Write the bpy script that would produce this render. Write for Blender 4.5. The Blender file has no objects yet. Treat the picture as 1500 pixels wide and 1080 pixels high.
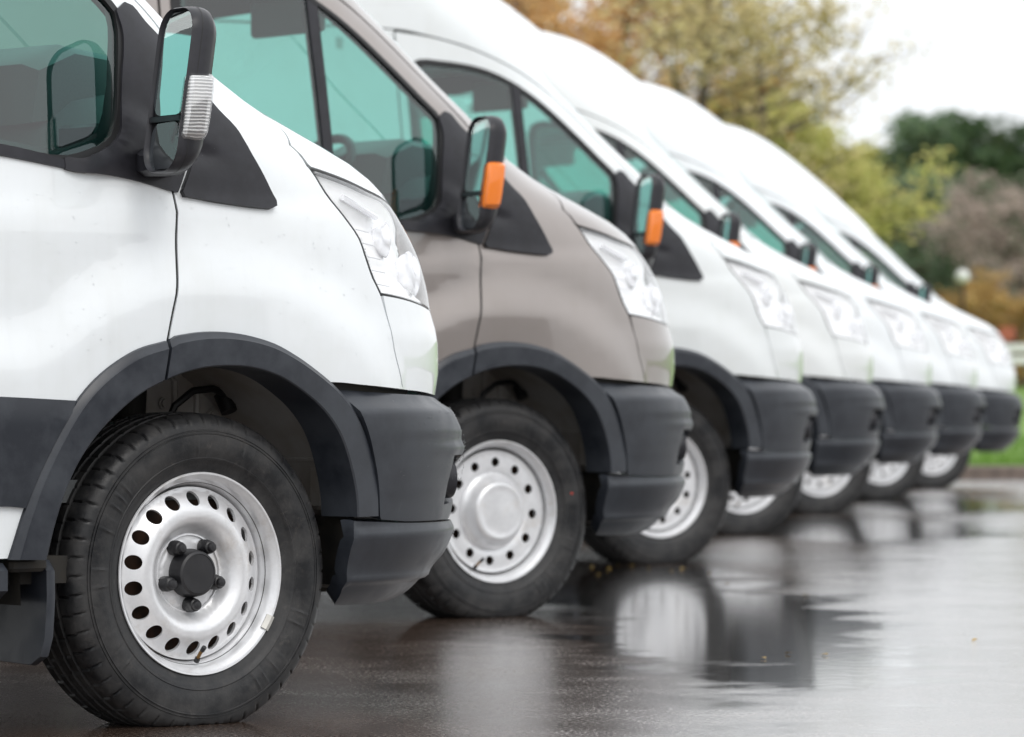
import bpy, math, random
import numpy as np
from mathutils import Vector, Matrix, geometry
R = math.radians
scene = bpy.context.scene
col = scene.collection

# ------------------------------------------------------------------ camera
cam_d = bpy.data.cameras.new('camera')
cam = bpy.data.objects.new('camera', cam_d); col.objects.link(cam)
cam.location = (0, 0, 0.81)
cam.rotation_euler = (math.pi/2 - 5/6800.0, 0, 0)
cam_d.sensor_width = 36.0
cam_d.lens = 6800.0/1500*36.0
cam_d.clip_start = 0.1; cam_d.clip_end = 2000
cam_d.dof.use_dof = True
cam_d.dof.focus_distance = 10.3
cam_d.dof.aperture_fstop = 6.0
scene.camera = cam

# ------------------------------------------------------------------ light
HOR = 12.2
SUN_EL, SUN_AZ = R(48), R(150)          # azimuth measured from +Y towards +X
w = bpy.data.worlds.new('World'); scene.world = w; w.use_nodes = True
nt = w.node_tree; nt.nodes.clear()
wo = nt.nodes.new('ShaderNodeOutputWorld'); bg = nt.nodes.new('ShaderNodeBackground')
sky = nt.nodes.new('ShaderNodeTexSky'); sky.sky_type = 'NISHITA'; sky.sun_disc = False
sky.sun_elevation = SUN_EL; sky.sun_rotation = SUN_AZ; sky.dust_density = 5; sky.air_density = 1.0
mixw = nt.nodes.new('ShaderNodeMixRGB'); mixw.inputs[0].default_value = 0.88
# overcast dome: the zenith nearly twice as bright as the horizon, soft cloud mottling
tcw = nt.nodes.new('ShaderNodeTexCoord'); nzw = nt.nodes.new('ShaderNodeTexNoise')
nzw.inputs['Scale'].default_value = 2.2; nzw.inputs['Detail'].default_value = 5
rw = nt.nodes.new('ShaderNodeValToRGB')
rw.color_ramp.elements[0].position = 0.3; rw.color_ramp.elements[0].color = (.90, .93, .96, 1)
rw.color_ramp.elements[1].position = 0.7; rw.color_ramp.elements[1].color = (1.06, 1.07, 1.08, 1)
nt.links.new(tcw.outputs['Generated'], nzw.inputs['Vector']); nt.links.new(nzw.outputs['Fac'], rw.inputs['Fac'])
sep = nt.nodes.new('ShaderNodeSeparateXYZ'); nt.links.new(tcw.outputs['Generated'], sep.inputs[0])
rz = nt.nodes.new('ShaderNodeValToRGB'); e_ = rz.color_ramp.elements
e_[0].position = 0; e_[0].color = (HOR,)*3+(1,); e_[1].position = 1.0; e_[1].color = (HOR*1.6,)*3+(1,)
nt.links.new(sep.outputs['Z'], rz.inputs['Fac'])
mulw = nt.nodes.new('ShaderNodeMixRGB'); mulw.blend_type = 'MULTIPLY'; mulw.inputs[0].default_value = 1
nt.links.new(rz.outputs[0], mulw.inputs[1]); nt.links.new(rw.outputs[0], mulw.inputs[2])
nt.links.new(sky.outputs[0], mixw.inputs[1]); nt.links.new(mulw.outputs[0], mixw.inputs[2])
nt.links.new(mixw.outputs[0], bg.inputs['Color']); bg.inputs['Strength'].default_value = 0.10
nt.links.new(bg.outputs[0], wo.inputs['Surface'])
sd_ = bpy.data.lights.new('sun', 'SUN'); sd_.energy = 0.85; sd_.angle = R(25); sd_.color = (1.0, .97, .93)
sun = bpy.data.objects.new('sun', sd_); col.objects.link(sun)
sdir = Vector((math.sin(SUN_AZ)*math.cos(SUN_EL), math.cos(SUN_AZ)*math.cos(SUN_EL), math.sin(SUN_EL)))
sun.rotation_euler = (-sdir).to_track_quat('-Z', 'Y').to_euler()
scene.view_settings.view_transform = 'Standard'; scene.view_settings.look = 'None'
scene.view_settings.exposure = 0.0; scene.view_settings.gamma = 1.0
scene.render.engine = 'CYCLES'
scene.cycles.max_bounces = 10; scene.cycles.transparent_max_bounces = 24
scene.cycles.glossy_bounces = 5; scene.cycles.diffuse_bounces = 4
scene.cycles.sample_clamp_indirect = 6

# ------------------------------------------------------------------ materials
def nodes(m):
    m.use_nodes = True
    return m.node_tree, m.node_tree.nodes['Principled BSDF']
def ramp(nt, src, p0, c0, p1, c1):
    r = nt.nodes.new('ShaderNodeValToRGB')
    r.color_ramp.elements[0].position = p0; r.color_ramp.elements[0].color = (*c0, 1)
    r.color_ramp.elements[1].position = p1; r.color_ramp.elements[1].color = (*c1, 1)
    nt.links.new(src, r.inputs['Fac']); return r.outputs['Color']
def noise(nt, scale, detail=4, vec=None, rough=.55, dist=0):
    n = nt.nodes.new('ShaderNodeTexNoise'); n.inputs['Scale'].default_value = scale
    n.inputs['Detail'].default_value = detail; n.inputs['Roughness'].default_value = rough
    n.inputs['Distortion'].default_value = dist
    if vec is None:
        t = nt.nodes.new('ShaderNodeTexCoord'); vec = t.outputs['Object']
    nt.links.new(vec, n.inputs['Vector']); return n.outputs['Fac']
def mapping(nt, scale, out='Object'):
    t = nt.nodes.new('ShaderNodeTexCoord'); m = nt.nodes.new('ShaderNodeMapping')
    m.inputs['Scale'].default_value = scale; nt.links.new(t.outputs[out], m.inputs['Vector'])
    return m.outputs['Vector']
def bump(nt, b, src, strength, dist=.002):
    n = nt.nodes.new('ShaderNodeBump'); n.inputs['Strength'].default_value = strength
    n.inputs['Distance'].default_value = dist
    nt.links.new(src, n.inputs['Height']); nt.links.new(n.outputs[0], b.inputs['Normal'])
    return n
def simple(name, c, rough=.5, metal=0, spec=.5, coat=0, var=0, nscale=30, bmp=0, bscale=400, dirt=None):
    m = bpy.data.materials.new(name); nt, b = nodes(m)
    b.inputs['Base Color'].default_value = (*c, 1); b.inputs['Roughness'].default_value = rough
    b.inputs['Metallic'].default_value = metal; b.inputs['Specular IOR Level'].default_value = spec
    b.inputs['Coat Weight'].default_value = coat; b.inputs['Coat Roughness'].default_value = .05
    if var:
        f = noise(nt, nscale, 6)
        d = dirt or tuple(x*(1+var) for x in c)
        o = ramp(nt, f, .38, tuple(x*(1-var) for x in c), .68, d)
        nt.links.new(o, b.inputs['Base Color'])
        o2 = ramp(nt, f, .3, (rough*.8,)*3, .75, (min(1, rough*1.25),)*3)
        nt.links.new(o2, b.inputs['Roughness'])
    if bmp: bump(nt, b, noise(nt, bscale, 3), bmp, .001)
    return m
M = {}
def paint():
    m = bpy.data.materials.new('van_paint'); nt, b = nodes(m)
    oi = nt.nodes.new('ShaderNodeObjectInfo')
    # faint rain streaks and road film
    f = noise(nt, 1.0, 5, mapping(nt, (26, 26, 1.6)), .6)
    g = ramp(nt, f, .50, (1, 1, 1), .80, (.965, .965, .96))
    f3 = noise(nt, 9, 6); g3 = ramp(nt, f3, .45, (1, 1, 1), .8, (.95, .945, .93))
    mx = nt.nodes.new('ShaderNodeMixRGB'); mx.blend_type = 'MULTIPLY'; mx.inputs[0].default_value = 1
    nt.links.new(oi.outputs['Color'], mx.inputs[1]); nt.links.new(g, mx.inputs[2])
    mx2 = nt.nodes.new('ShaderNodeMixRGB'); mx2.blend_type = 'MULTIPLY'; mx2.inputs[0].default_value = 1
    nt.links.new(mx.outputs[0], mx2.inputs[1]); nt.links.new(g3, mx2.inputs[2])
    nt.links.new(mx2.outputs[0], b.inputs['Base Color'])
    nt.links.new(oi.outputs['Alpha'], b.inputs['Metallic'])
    b.inputs['Roughness'].default_value = .32
    b.inputs['Coat Weight'].default_value = 1; b.inputs['Coat Roughness'].default_value = .03
    r2 = ramp(nt, f, .45, (.03,)*3, .8, (.12,)*3); nt.links.new(r2, b.inputs['Coat Roughness'])
    return m
M['paint'] = paint()
def plastic():
    m = bpy.data.materials.new('grey_plastic'); nt, b = nodes(m)
    f = noise(nt, 7, 7, rough=.65)
    c = ramp(nt, f, .40, (.017, .020, .027), .62, (.036, .041, .050))
    f2 = noise(nt, 1, 6, mapping(nt, (40, 40, 5)), .7)
    c2 = ramp(nt, f2, .66, (0, 0, 0), .80, (.045, .044, .042))
    mx = nt.nodes.new('ShaderNodeMixRGB'); mx.blend_type = 'ADD'; mx.inputs[0].default_value = 1
    nt.links.new(c, mx.inputs[1]); nt.links.new(c2, mx.inputs[2]); nt.links.new(mx.outputs[0], b.inputs['Base Color'])
    r = ramp(nt, f, .4, (.30,)*3, .62, (.48,)*3); nt.links.new(r, b.inputs['Roughness'])
    bump(nt, b, noise(nt, 900, 2), .12, .0006)
    return m
M['plastic'] = plastic(); M['plastic'].node_tree.nodes['Principled BSDF'].inputs['Specular IOR Level'].default_value = .42
M['trim'] = simple('black_trim', (.021, .021, .026), .38, spec=.36, var=.25, nscale=20, bmp=.1, bscale=1200)
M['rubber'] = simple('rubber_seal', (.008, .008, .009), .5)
M['liner'] = simple('underbody_black', (.010, .010, .010), .75, var=.4, nscale=12, dirt=(.03, .026, .02))
M['house'] = simple('wheelhouse_grey', (.56, .545, .53), .5, var=.15, nscale=7, dirt=(.36, .32, .28))
M['frit'] = simple('frit_black', (.008, .009, .010), .25)
M['chrome'] = simple('reflector_silver', (.90, .90, .92), .22, metal=.6)
M['core'] = simple('lamp_core', (.75, .75, .75), .25)
M['lampwhite'] = simple('lamp_bezel', (.93, .935, .94), .30, metal=.0)
M['interior'] = simple('interior_grey', (.12, .128, .132), .6, var=.1, nscale=200)
M['interior_light'] = simple('interior_pale', (.42, .44, .43), .7)
M['seat'] = simple('seat_cloth', (.045, .05, .055), .9, var=.3, nscale=160)
M['rust'] = simple('brake_rust', (.045, .022, .012), .85, var=.5, nscale=40)
M['capblack'] = simple('hub_black', (.014, .014, .016), .42, var=.2, nscale=30, bmp=.1)
M['brass'] = simple('valve_brass', (.25, .14, .05), .5, metal=.7)
M['lead'] = simple('balance_weight', (.50, .49, .46), .5, metal=.5)
M['lamprib'] = simple('lamp_rib', (.62, .63, .65), .3)
M['red'] = simple('paint_mark_red', (.5, .05, .03), .6)
M['blue'] = simple('paint_mark_blue', (.03, .08, .45), .6)
def rim_mat():
    m = bpy.data.materials.new('silver_steel'); nt, b = nodes(m)
    f = noise(nt, 16, 7, rough=.7)
    c = ramp(nt, f, .36, (.68, .685, .70), .60, (.77, .775, .79))
    f2 = noise(nt, 9, 6, rough=.75)
    d = ramp(nt, f2, .54, (1, 1, 1), .74, (.60, .52, .42))
    mx = nt.nodes.new('ShaderNodeMixRGB'); mx.blend_type = 'MULTIPLY'; mx.inputs[0].default_value = .55
    nt.links.new(c, mx.inputs[1]); nt.links.new(d, mx.inputs[2]); nt.links.new(mx.outputs[0], b.inputs['Base Color'])
    b.inputs['Metallic'].default_value = .42; b.inputs['Roughness'].default_value = .36
    b.inputs['Coat Weight'].default_value = .3; b.inputs['Coat Roughness'].default_value = .2
    return m
M['rim'] = rim_mat()
def tyre_mat():
    m = bpy.data.materials.new('tyre_rubber'); nt, b = nodes(m)
    f = noise(nt, 11, 8, rough=.7)
    c = ramp(nt, f, .40, (.011, .0115, .013), .64, (.044, .043, .043))
    f2 = noise(nt, 30, 6, rough=.8, dist=1.0)
    c2 = ramp(nt, f2, .57, (0, 0, 0), .74, (.034, .029, .024))
    mx = nt.nodes.new('ShaderNodeMixRGB'); mx.blend_type = 'ADD'; mx.inputs[0].default_value = 1
    nt.links.new(c, mx.inputs[1]); nt.links.new(c2, mx.inputs[2]); nt.links.new(mx.outputs[0], b.inputs['Base Color'])
    r = ramp(nt, f, .4, (.34,)*3, .62, (.62,)*3); nt.links.new(r, b.inputs['Roughness'])
    bump(nt, b, noise(nt, 260, 4), .25, .0015)
    return m
M['tyre'] = tyre_mat(); M['tyre'].node_tree.nodes['Principled BSDF'].inputs['Specular IOR Level'].default_value = .32
def sheet_glass(name, tint, base=.07, rough=.0):
    m = bpy.data.materials.new(name); m.use_nodes = True; nt = m.node_tree; nt.nodes.clear()
    o = nt.nodes.new('ShaderNodeOutputMaterial'); mx = nt.nodes.new('ShaderNodeMixShader')
    t = nt.nodes.new('ShaderNodeBsdfTransparent'); t.inputs[0].default_value = (*tint, 1)
    g = nt.nodes.new('ShaderNodeBsdfGlossy'); g.inputs['Roughness'].default_value = rough; g.inputs[0].default_value = (1, 1, 1, 1)
    lw = nt.nodes.new('ShaderNodeLayerWeight'); lw.inputs['Blend'].default_value = .5
    p = nt.nodes.new('ShaderNodeMath'); p.operation = 'POWER'; p.inputs[1].default_value = 4.5
    a = nt.nodes.new('ShaderNodeMath'); a.operation = 'MULTIPLY_ADD'; a.inputs[1].default_value = 1-base; a.inputs[2].default_value = base
    nt.links.new(lw.outputs['Facing'], p.inputs[0]); nt.links.new(p.outputs[0], a.inputs[0])
    nt.links.new(a.outputs[0], mx.inputs[0]); nt.links.new(t.outputs[0], mx.inputs[1]); nt.links.new(g.outputs[0], mx.inputs[2])
    nt.links.new(mx.outputs[0], o.inputs['Surface']); return m
M['glass'] = sheet_glass('tinted_window', (.48, .81, .75), .09)
M['lens'] = sheet_glass('clear_lens', (.98, .985, .99), .07)
M['mirror'] = simple('mirror_silver', (.58, .64, .66), .02, metal=1)
def amber(name, c, tr):
    m = bpy.data.materials.new(name); nt, b = nodes(m)
    b.inputs['Base Color'].default_value = (*c, 1); b.inputs['Roughness'].default_value = .12
    b.inputs['Transmission Weight'].default_value = tr; b.inputs['Coat Weight'].default_value = .8
    wv = nt.nodes.new('ShaderNodeTexWave'); wv.inputs['Scale'].default_value = 90; wv.bands_direction = 'Z'
    t = nt.nodes.new('ShaderNodeTexCoord'); nt.links.new(t.outputs['Object'], wv.inputs['Vector'])
    bump(nt, b, wv.outputs['Fac'], .4, .002)
    return m
M['amber'] = amber('amber_lens', (1.0, .235, .003), .10)
M['clearlamp'] = sheet_glass('clear_ribbed_lens', (.95, .95, .95), .22, .08)
M['bulb'] = simple('amber_bulb', (.75, .25, .03), .25)
def ribbed():
    m = M['core']; nt, b = nodes(m); wv = nt.nodes.new('ShaderNodeTexWave'); wv.inputs['Scale'].default_value = 42; wv.bands_direction = 'Z'
    wv.inputs['Distortion'].default_value = 1.5
    t = nt.nodes.new('ShaderNodeTexCoord'); nt.links.new(t.outputs['Object'], wv.inputs['Vector'])
    nt.links.new(ramp(nt, wv.outputs['Fac'], .25, (.36, .36, .37), .7, (.86, .86, .85)), b.inputs['Base Color']); bump(nt, b, wv.outputs['Fac'], .8, .003)
ribbed()
M['redlens'] = amber('red_lens', (.5, .02, .02), .2)

# ------------------------------------------------------------------ object helpers
def link(name, me, mat=None, parent=None, loc=None, rot=None, mats=None):
    o = bpy.data.objects.new(name, me); col.objects.link(o)
    if me is not None and hasattr(me, 'materials') and len(me.materials) == 0:
        for mm in (mats or [mat]): me.materials.append(mm)
    if parent is not None: o.parent = parent
    if loc is not None: o.location = loc
    if rot is not None: o.rotation_euler = rot
    return o
def tag(o, label=None, cat=None, group=None, kind=None):
    if label: o['label'] = label
    if cat: o['category'] = cat
    if group: o['group'] = group
    if kind: o['kind'] = kind
    return o
def empty(name, loc=(0, 0, 0), rz=0):
    o = bpy.data.objects.new(name, None); col.objects.link(o); o.location = loc; o.rotation_euler = (0, 0, rz)
    o.empty_display_size = .2
    return o
def mesh(name, verts, faces, smooth=True, normals=None, midx=None):
    me = bpy.data.meshes.new(name)
    me.from_pydata([tuple(map(float, v)) for v in verts], [], [tuple(map(int, f)) for f in faces])
    if midx is not None: me.polygons.foreach_set('material_index', midx)
    me.polygons.foreach_set('use_smooth', [bool(smooth)]*len(me.polygons))
    me.validate(); me.update()
    if normals is not None and len(me.vertices) == len(normals):
        me.normals_split_custom_set_from_vertices([tuple(map(float, n)) for n in normals])
    elif smooth == 'angle' or smooth is True:
        me.set_sharp_from_angle(angle=R(38))
    return me
class MB:
    """collects simple solids into one mesh"""
    def __init__(s): s.v = []; s.f = []
    def add(s, v, f):
        k = len(s.v); s.v += [tuple(x) for x in v]; s.f += [tuple(i+k for i in q) for q in f]; return s
    def box(s, c, d, rz=0, ch=0, mat=None):
        hx, hy, hz = d[0]/2, d[1]/2, d[2]/2
        if ch <= 0:
            p = [(-hx,-hy,-hz),(hx,-hy,-hz),(hx,hy,-hz),(-hx,hy,-hz),(-hx,-hy,hz),(hx,-hy,hz),(hx,hy,hz),(-hx,hy,hz)]
            f = [(0,3,2,1),(4,5,6,7),(0,1,5,4),(1,2,6,5),(2,3,7,6),(3,0,4,7)]
        else:
            p = []; f = []
            def ring(z, i):
                a = hx-i; b = hy-i
                return [(-a+ch,-b,z),(a-ch,-b,z),(a,-b+ch,z),(a,b-ch,z),(a-ch,b,z),(-a+ch,b,z),(-a,b-ch,z),(-a,-b+ch,z)]
            for z, i in ((-hz, ch*.8), (-hz+ch, 0), (hz-ch, 0), (hz, ch*.8)): p += ring(z, i)
            for k in range(3):
                for i in range(8): f.append((k*8+i, k*8+(i+1) % 8, k*8+8+(i+1) % 8, k*8+8+i))
            f.append(tuple(range(7, -1, -1))); f.append(tuple(range(24, 32)))
        mt = Matrix.Rotation(rz, 4, 'Z') if mat is None else mat
        s.add([mt @ Vector(q) + Vector(c) for q in p], f); return s
    def tube(s, pts, r, n=8, cap=True):
        pts = [Vector(p) for p in pts]; rs = r if isinstance(r, (list, tuple)) else [r]*len(pts)
        k = len(s.v); up = Vector((.13, .31, .94))
        for i, p in enumerate(pts):
            t = (pts[min(i+1, len(pts)-1)]-pts[max(i-1, 0)]).normalized()
            a = t.cross(up).normalized() if abs(t.dot(up)) < .97 else t.cross(Vector((1, 0, 0))).normalized(); b = t.cross(a)
            for j in range(n):
                q = p + (a*math.cos(2*math.pi*j/n)+b*math.sin(2*math.pi*j/n))*rs[i]; s.v.append(tuple(q))
        for i in range(len(pts)-1):
            for j in range(n): s.f.append((k+i*n+j, k+i*n+(j+1) % n, k+(i+1)*n+(j+1) % n, k+(i+1)*n+j))
        if cap:
            s.f.append(tuple(k+j for j in range(n-1, -1, -1))); s.f.append(tuple(k+(len(pts)-1)*n+j for j in range(n)))
        return s
    def lathe(s, prof, n=32, org=(0, 0, 0), axis=(0, -1, 0), cap=False):
        """prof: (radius, distance along the axis)"""
        ax = Vector(axis).normalized(); a = ax.orthogonal().normalized(); b = ax.cross(a); o = Vector(org); k = len(s.v)
        for r, h in prof:
            for j in range(n):
                t = 2*math.pi*j/n; s.v.append(tuple(o+ax*h+(a*math.cos(t)+b*math.sin(t))*r))
        for i in range(len(prof)-1):
            for j in range(n): s.f.append((k+i*n+j, k+i*n+(j+1) % n, k+(i+1)*n+(j+1) % n, k+(i+1)*n+j))
        if cap: s.f.append(tuple(k+(len(prof)-1)*n+j for j in range(n)))
        return s
    def loft(s, rings, cap0=True, cap1=True):
        n = len(rings[0]); k = len(s.v)
        for r in rings: s.v += [tuple(p) for p in r]
        for i in range(len(rings)-1):
            for j in range(n): s.f.append((k+i*n+j, k+i*n+(j+1) % n, k+(i+1)*n+(j+1) % n, k+(i+1)*n+j))
        if cap0: s.f.append(tuple(k+j for j in range(n-1, -1, -1)))
        if cap1: s.f.append(tuple(k+(len(rings)-1)*n+j for j in range(n)))
        return s
    def build(s, name, mat, parent=None, smooth=True, fix=True):
        me = mesh(name, s.v, s.f, smooth)
        if fix:
            import bmesh
            bm = bmesh.new(); bm.from_mesh(me); bmesh.ops.recalc_face_normals(bm, faces=bm.faces); bm.to_mesh(me); bm.free()
            if smooth: me.set_sharp_from_angle(angle=R(38))
        return link(name, me, mat, parent)
def mirror_obj(o, name=None):
    """the same part on the other flank (local y flipped)"""
    me = o.data.copy(); n = len(me.vertices)
    co = np.empty(n*3); me.vertices.foreach_get('co', co); co = co.reshape(-1, 3)
    faces = [tuple(reversed(p.vertices)) for p in me.polygons]; mi = [p.material_index for p in me.polygons]
    co[:, 1] *= -1
    m2 = mesh(o.data.name, co, faces, True, midx=mi)
    for mm in o.data.materials: m2.materials.append(mm)
    return link(name or o.name.split('.')[0], m2, None, o.parent)
# ------------------------------------------------------------------ van body surface (x forward, w outward, z up)
def pchip(xk, yk):
    xk = np.array(xk, float); yk = np.array(yk, float); h = np.diff(xk); d = np.diff(yk)/h
    m = np.zeros(len(xk)); m[0] = d[0]; m[-1] = d[-1]
    for i in range(1, len(xk)-1):
        if d[i-1]*d[i] > 0:
            w1 = 2*h[i]+h[i-1]; w2 = h[i]+2*h[i-1]; m[i] = (w1+w2)/(w1/d[i-1]+w2/d[i])
    def f(x):
        x = np.clip(np.asarray(x, float), xk[0], xk[-1]); i = np.clip(np.searchsorted(xk, x)-1, 0, len(xk)-2)
        t = (x-xk[i])/h[i]
        return (2*t**3-3*t**2+1)*yk[i]+(t**3-2*t**2+t)*h[i]*m[i]+(-2*t**3+3*t**2)*yk[i+1]+(t**3-t**2)*h[i]*m[i+1]
    return f
W_T = pchip([.2,.5,.75,.95,1.2,1.35,1.6,2.0,2.3,2.5,2.65,2.78,2.88,2.95],[1.0,1.02,1.03,1.035,1.018,1.0,.965,.90,.865,.83,.77,.66,.50,.3])
L_T = pchip([.2,.74,1.0,1.2,1.35,1.5,1.7,2.0,2.4,2.6,2.95],[1.0,1.0,.98,.9,.75,.6,.55,.55,.7,.8,.65])
N_T = pchip([.2,.74,1.0,1.2,1.35,1.5,1.7,2.0,2.4,2.78],[3.2,3.0,2.8,2.7,2.7,2.7,2.7,2.6,2.4,2.2])
XF = pchip([.2,.733,.8,.867,.93,1.0,1.0555,1.109,1.159,1.2054,1.2464,1.29,1.3224,1.3564,1.4192,1.4854,1.61,1.733,1.8665,1.973,2.107,2.214,2.313,2.46,2.62,2.70,2.76,2.84,2.90,2.95],
           [1.0,1.0203,1.0324,1.0345,1.020,1.007,.992,.9655,.9303,.8924,.842,.762,.6815,.594,.44,.3216,.180,.030,-.108,-.225,-.348,-.462,-.562,-.725,-.91,-1.02,-1.11,-1.27,-1.50,-1.80])
XB = pchip([.2518,.2695,.299,.3397,.3721,.4263,.4722,.5394,.5787,.6066,.6329,.6724,.7068,.7314],
           [.907,.9418,.9703,1.0048,1.035,1.0495,1.0595,1.0729,1.0819,1.0838,1.0785,1.0587,1.0322,1.0036])
WB = pchip([.25,.3,.36,.42,.44,.5,.52,.6,.66,.7,.74,.77],[.965,1.0,1.012,1.035,1.040,1.047,1.050,1.055,1.062,1.064,1.052,1.034])
REAR = -4.5
def sstep(a, b, x):
    t = np.clip((x-a)/(b-a), 0, 1); return t*t*(3-2*t)
def F(u, z, surf='body'):
    u = np.asarray(u, float); z = np.asarray(z, float)
    if surf == 'body': xf, L, W, n = XF(z), L_T(z), W_T(z), N_T(z)
    else: xf, L, W, n = XB(z), 1.0, WB(z), 3.1
    xs = xf-L; th = np.pi/2-np.maximum(u, 0)
    c = np.abs(np.cos(th))+1e-12; s = np.abs(np.sin(th))+1e-12
    r = ((c/L)**n+(s/W)**n)**(-1/n)
    X = np.where(u <= 0, xs+u, xs+r*np.cos(th)); w = np.where(u <= 0, W, r*np.sin(th))
    if surf == 'body':
        rr = np.hypot(X, z-.34); zz = (z-.34)+.19+1.6*np.maximum(0, X+.25)
        k = .05; h = np.clip(.5+.5*(zz-rr)/k, 0, 1); d = zz*(1-h)+rr*h-k*h*(1-h)
        w = w + (.021*sstep(.775, .630, d)-.009)*sstep(.85, .5, X)*sstep(-1.6, -1.0, X) + .006*sstep(1.20, 1.15, z)*sstep(1.0, 1.12, z)*sstep(.6, .3, X)
        q = np.clip((REAR+.12-X)/.12, 0, 1); w = w-(1-np.sqrt(np.maximum(0, 1-q*q*.98)))*.12
    return np.stack([X, w, z], -1)
def normal(u, z, surf='body'):
    e = 2e-3
    du = F(u+e, z, surf)-F(u-e, z, surf); dz = F(u, np.asarray(z)+e, surf)-F(u, np.asarray(z)-e, surf)
    n = np.cross(dz, du); n /= np.linalg.norm(n, axis=-1, keepdims=True)+1e-12
    n = np.where(n[..., 1:2] < -.02, -n, n)
    return n
def u_of(X, z, surf='body'):
    X = np.asarray(X, float); z = np.asarray(z, float); lo = np.full(X.shape, -7.); hi = np.full(X.shape, 1.3)
    for _ in range(50):
        m = (lo+hi)/2; v = F(m, z, surf)[..., 0]; lo = np.where(v < X, m, lo); hi = np.where(v < X, hi, m)
    return (lo+hi)/2
def smooth_loop(pts, step=.02, closed=True, corner=35):
    """resample a polyline with a Catmull-Rom curve, keeping sharp corners sharp"""
    P = np.array(pts, float); n = len(P); out = []
    def ang(i):
        a = P[i]-P[(i-1) % n]; b = P[(i+1) % n]-P[i]
        c = np.dot(a, b)/(np.linalg.norm(a)*np.linalg.norm(b)+1e-12); return math.degrees(math.acos(max(-1, min(1, c))))
    sharp = [(ang(i) > corner) or (not closed and i in (0, n-1)) for i in range(n)]
    for i in range(n if closed else n-1):
        p1, p2 = P[i], P[(i+1) % n]
        p0 = P[(i-1) % n] if not sharp[i] else 2*p1-p2
        p3 = P[(i+2) % n] if not sharp[(i+1) % n] else 2*p2-p1
        l = np.linalg.norm(p2-p1); k = max(1, int(round(l/step)))
        d0, d2 = np.linalg.norm(p1-p0), np.linalg.norm(p3-p2)
        m1 = (p2-p0)*l/(l+d0+1e-9); m2 = (p3-p1)*l/(l+d2+1e-9)
        for j in range(k):
            t = j/k
            out.append((2*t**3-3*t**2+1)*p1+(t**3-2*t**2+t)*m1+(-2*t**3+3*t**2)*p2+(t**3-t**2)*m2)
    if not closed: out.append(P[-1])
    return np.array(out)
def XZ(pts, surf='body', closed=False, step=.018, corner=32):
    a = smooth_loop(pts, step, closed, corner); return np.stack([u_of(a[:, 0], a[:, 1], surf), a[:, 1]], -1)
def inside(poly, q):
    x, y = q[:, 0], q[:, 1]; r = np.zeros(len(q), bool); n = len(poly)
    for i in range(n):
        x1, y1 = poly[i]; x2, y2 = poly[(i+1) % n]
        c = ((y1 > y) != (y2 > y))
        with np.errstate(divide='ignore', invalid='ignore'):
            r ^= c & (x < (x2-x1)*(y-y1)/(y2-y1+1e-15)+x1)
    return r
def seg_dist(poly, q):
    d = np.full(len(q), 9.)
    for i in range(len(poly)):
        a, b = poly[i], poly[(i+1) % len(poly)]; ab = b-a
        t = np.clip(((q-a)@ab)/(ab@ab+1e-15), 0, 1); d = np.minimum(d, np.linalg.norm(q-(a+t[:, None]*ab), axis=1))
    return d
def inset(poly, d):
    """shrink (d>0) or grow (d<0) a closed loop"""
    P = np.array(poly, float); a = 0
    for i in range(len(P)): a += P[i-1][0]*P[i][1]-P[i][0]*P[i-1][1]
    sgn = 1 if a > 0 else -1
    t = np.roll(P, -1, 0)-np.roll(P, 1, 0); t /= np.linalg.norm(t, axis=1, keepdims=True)+1e-12
    return P+np.stack([-t[:, 1], t[:, 0]], -1)*sgn*d
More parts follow.
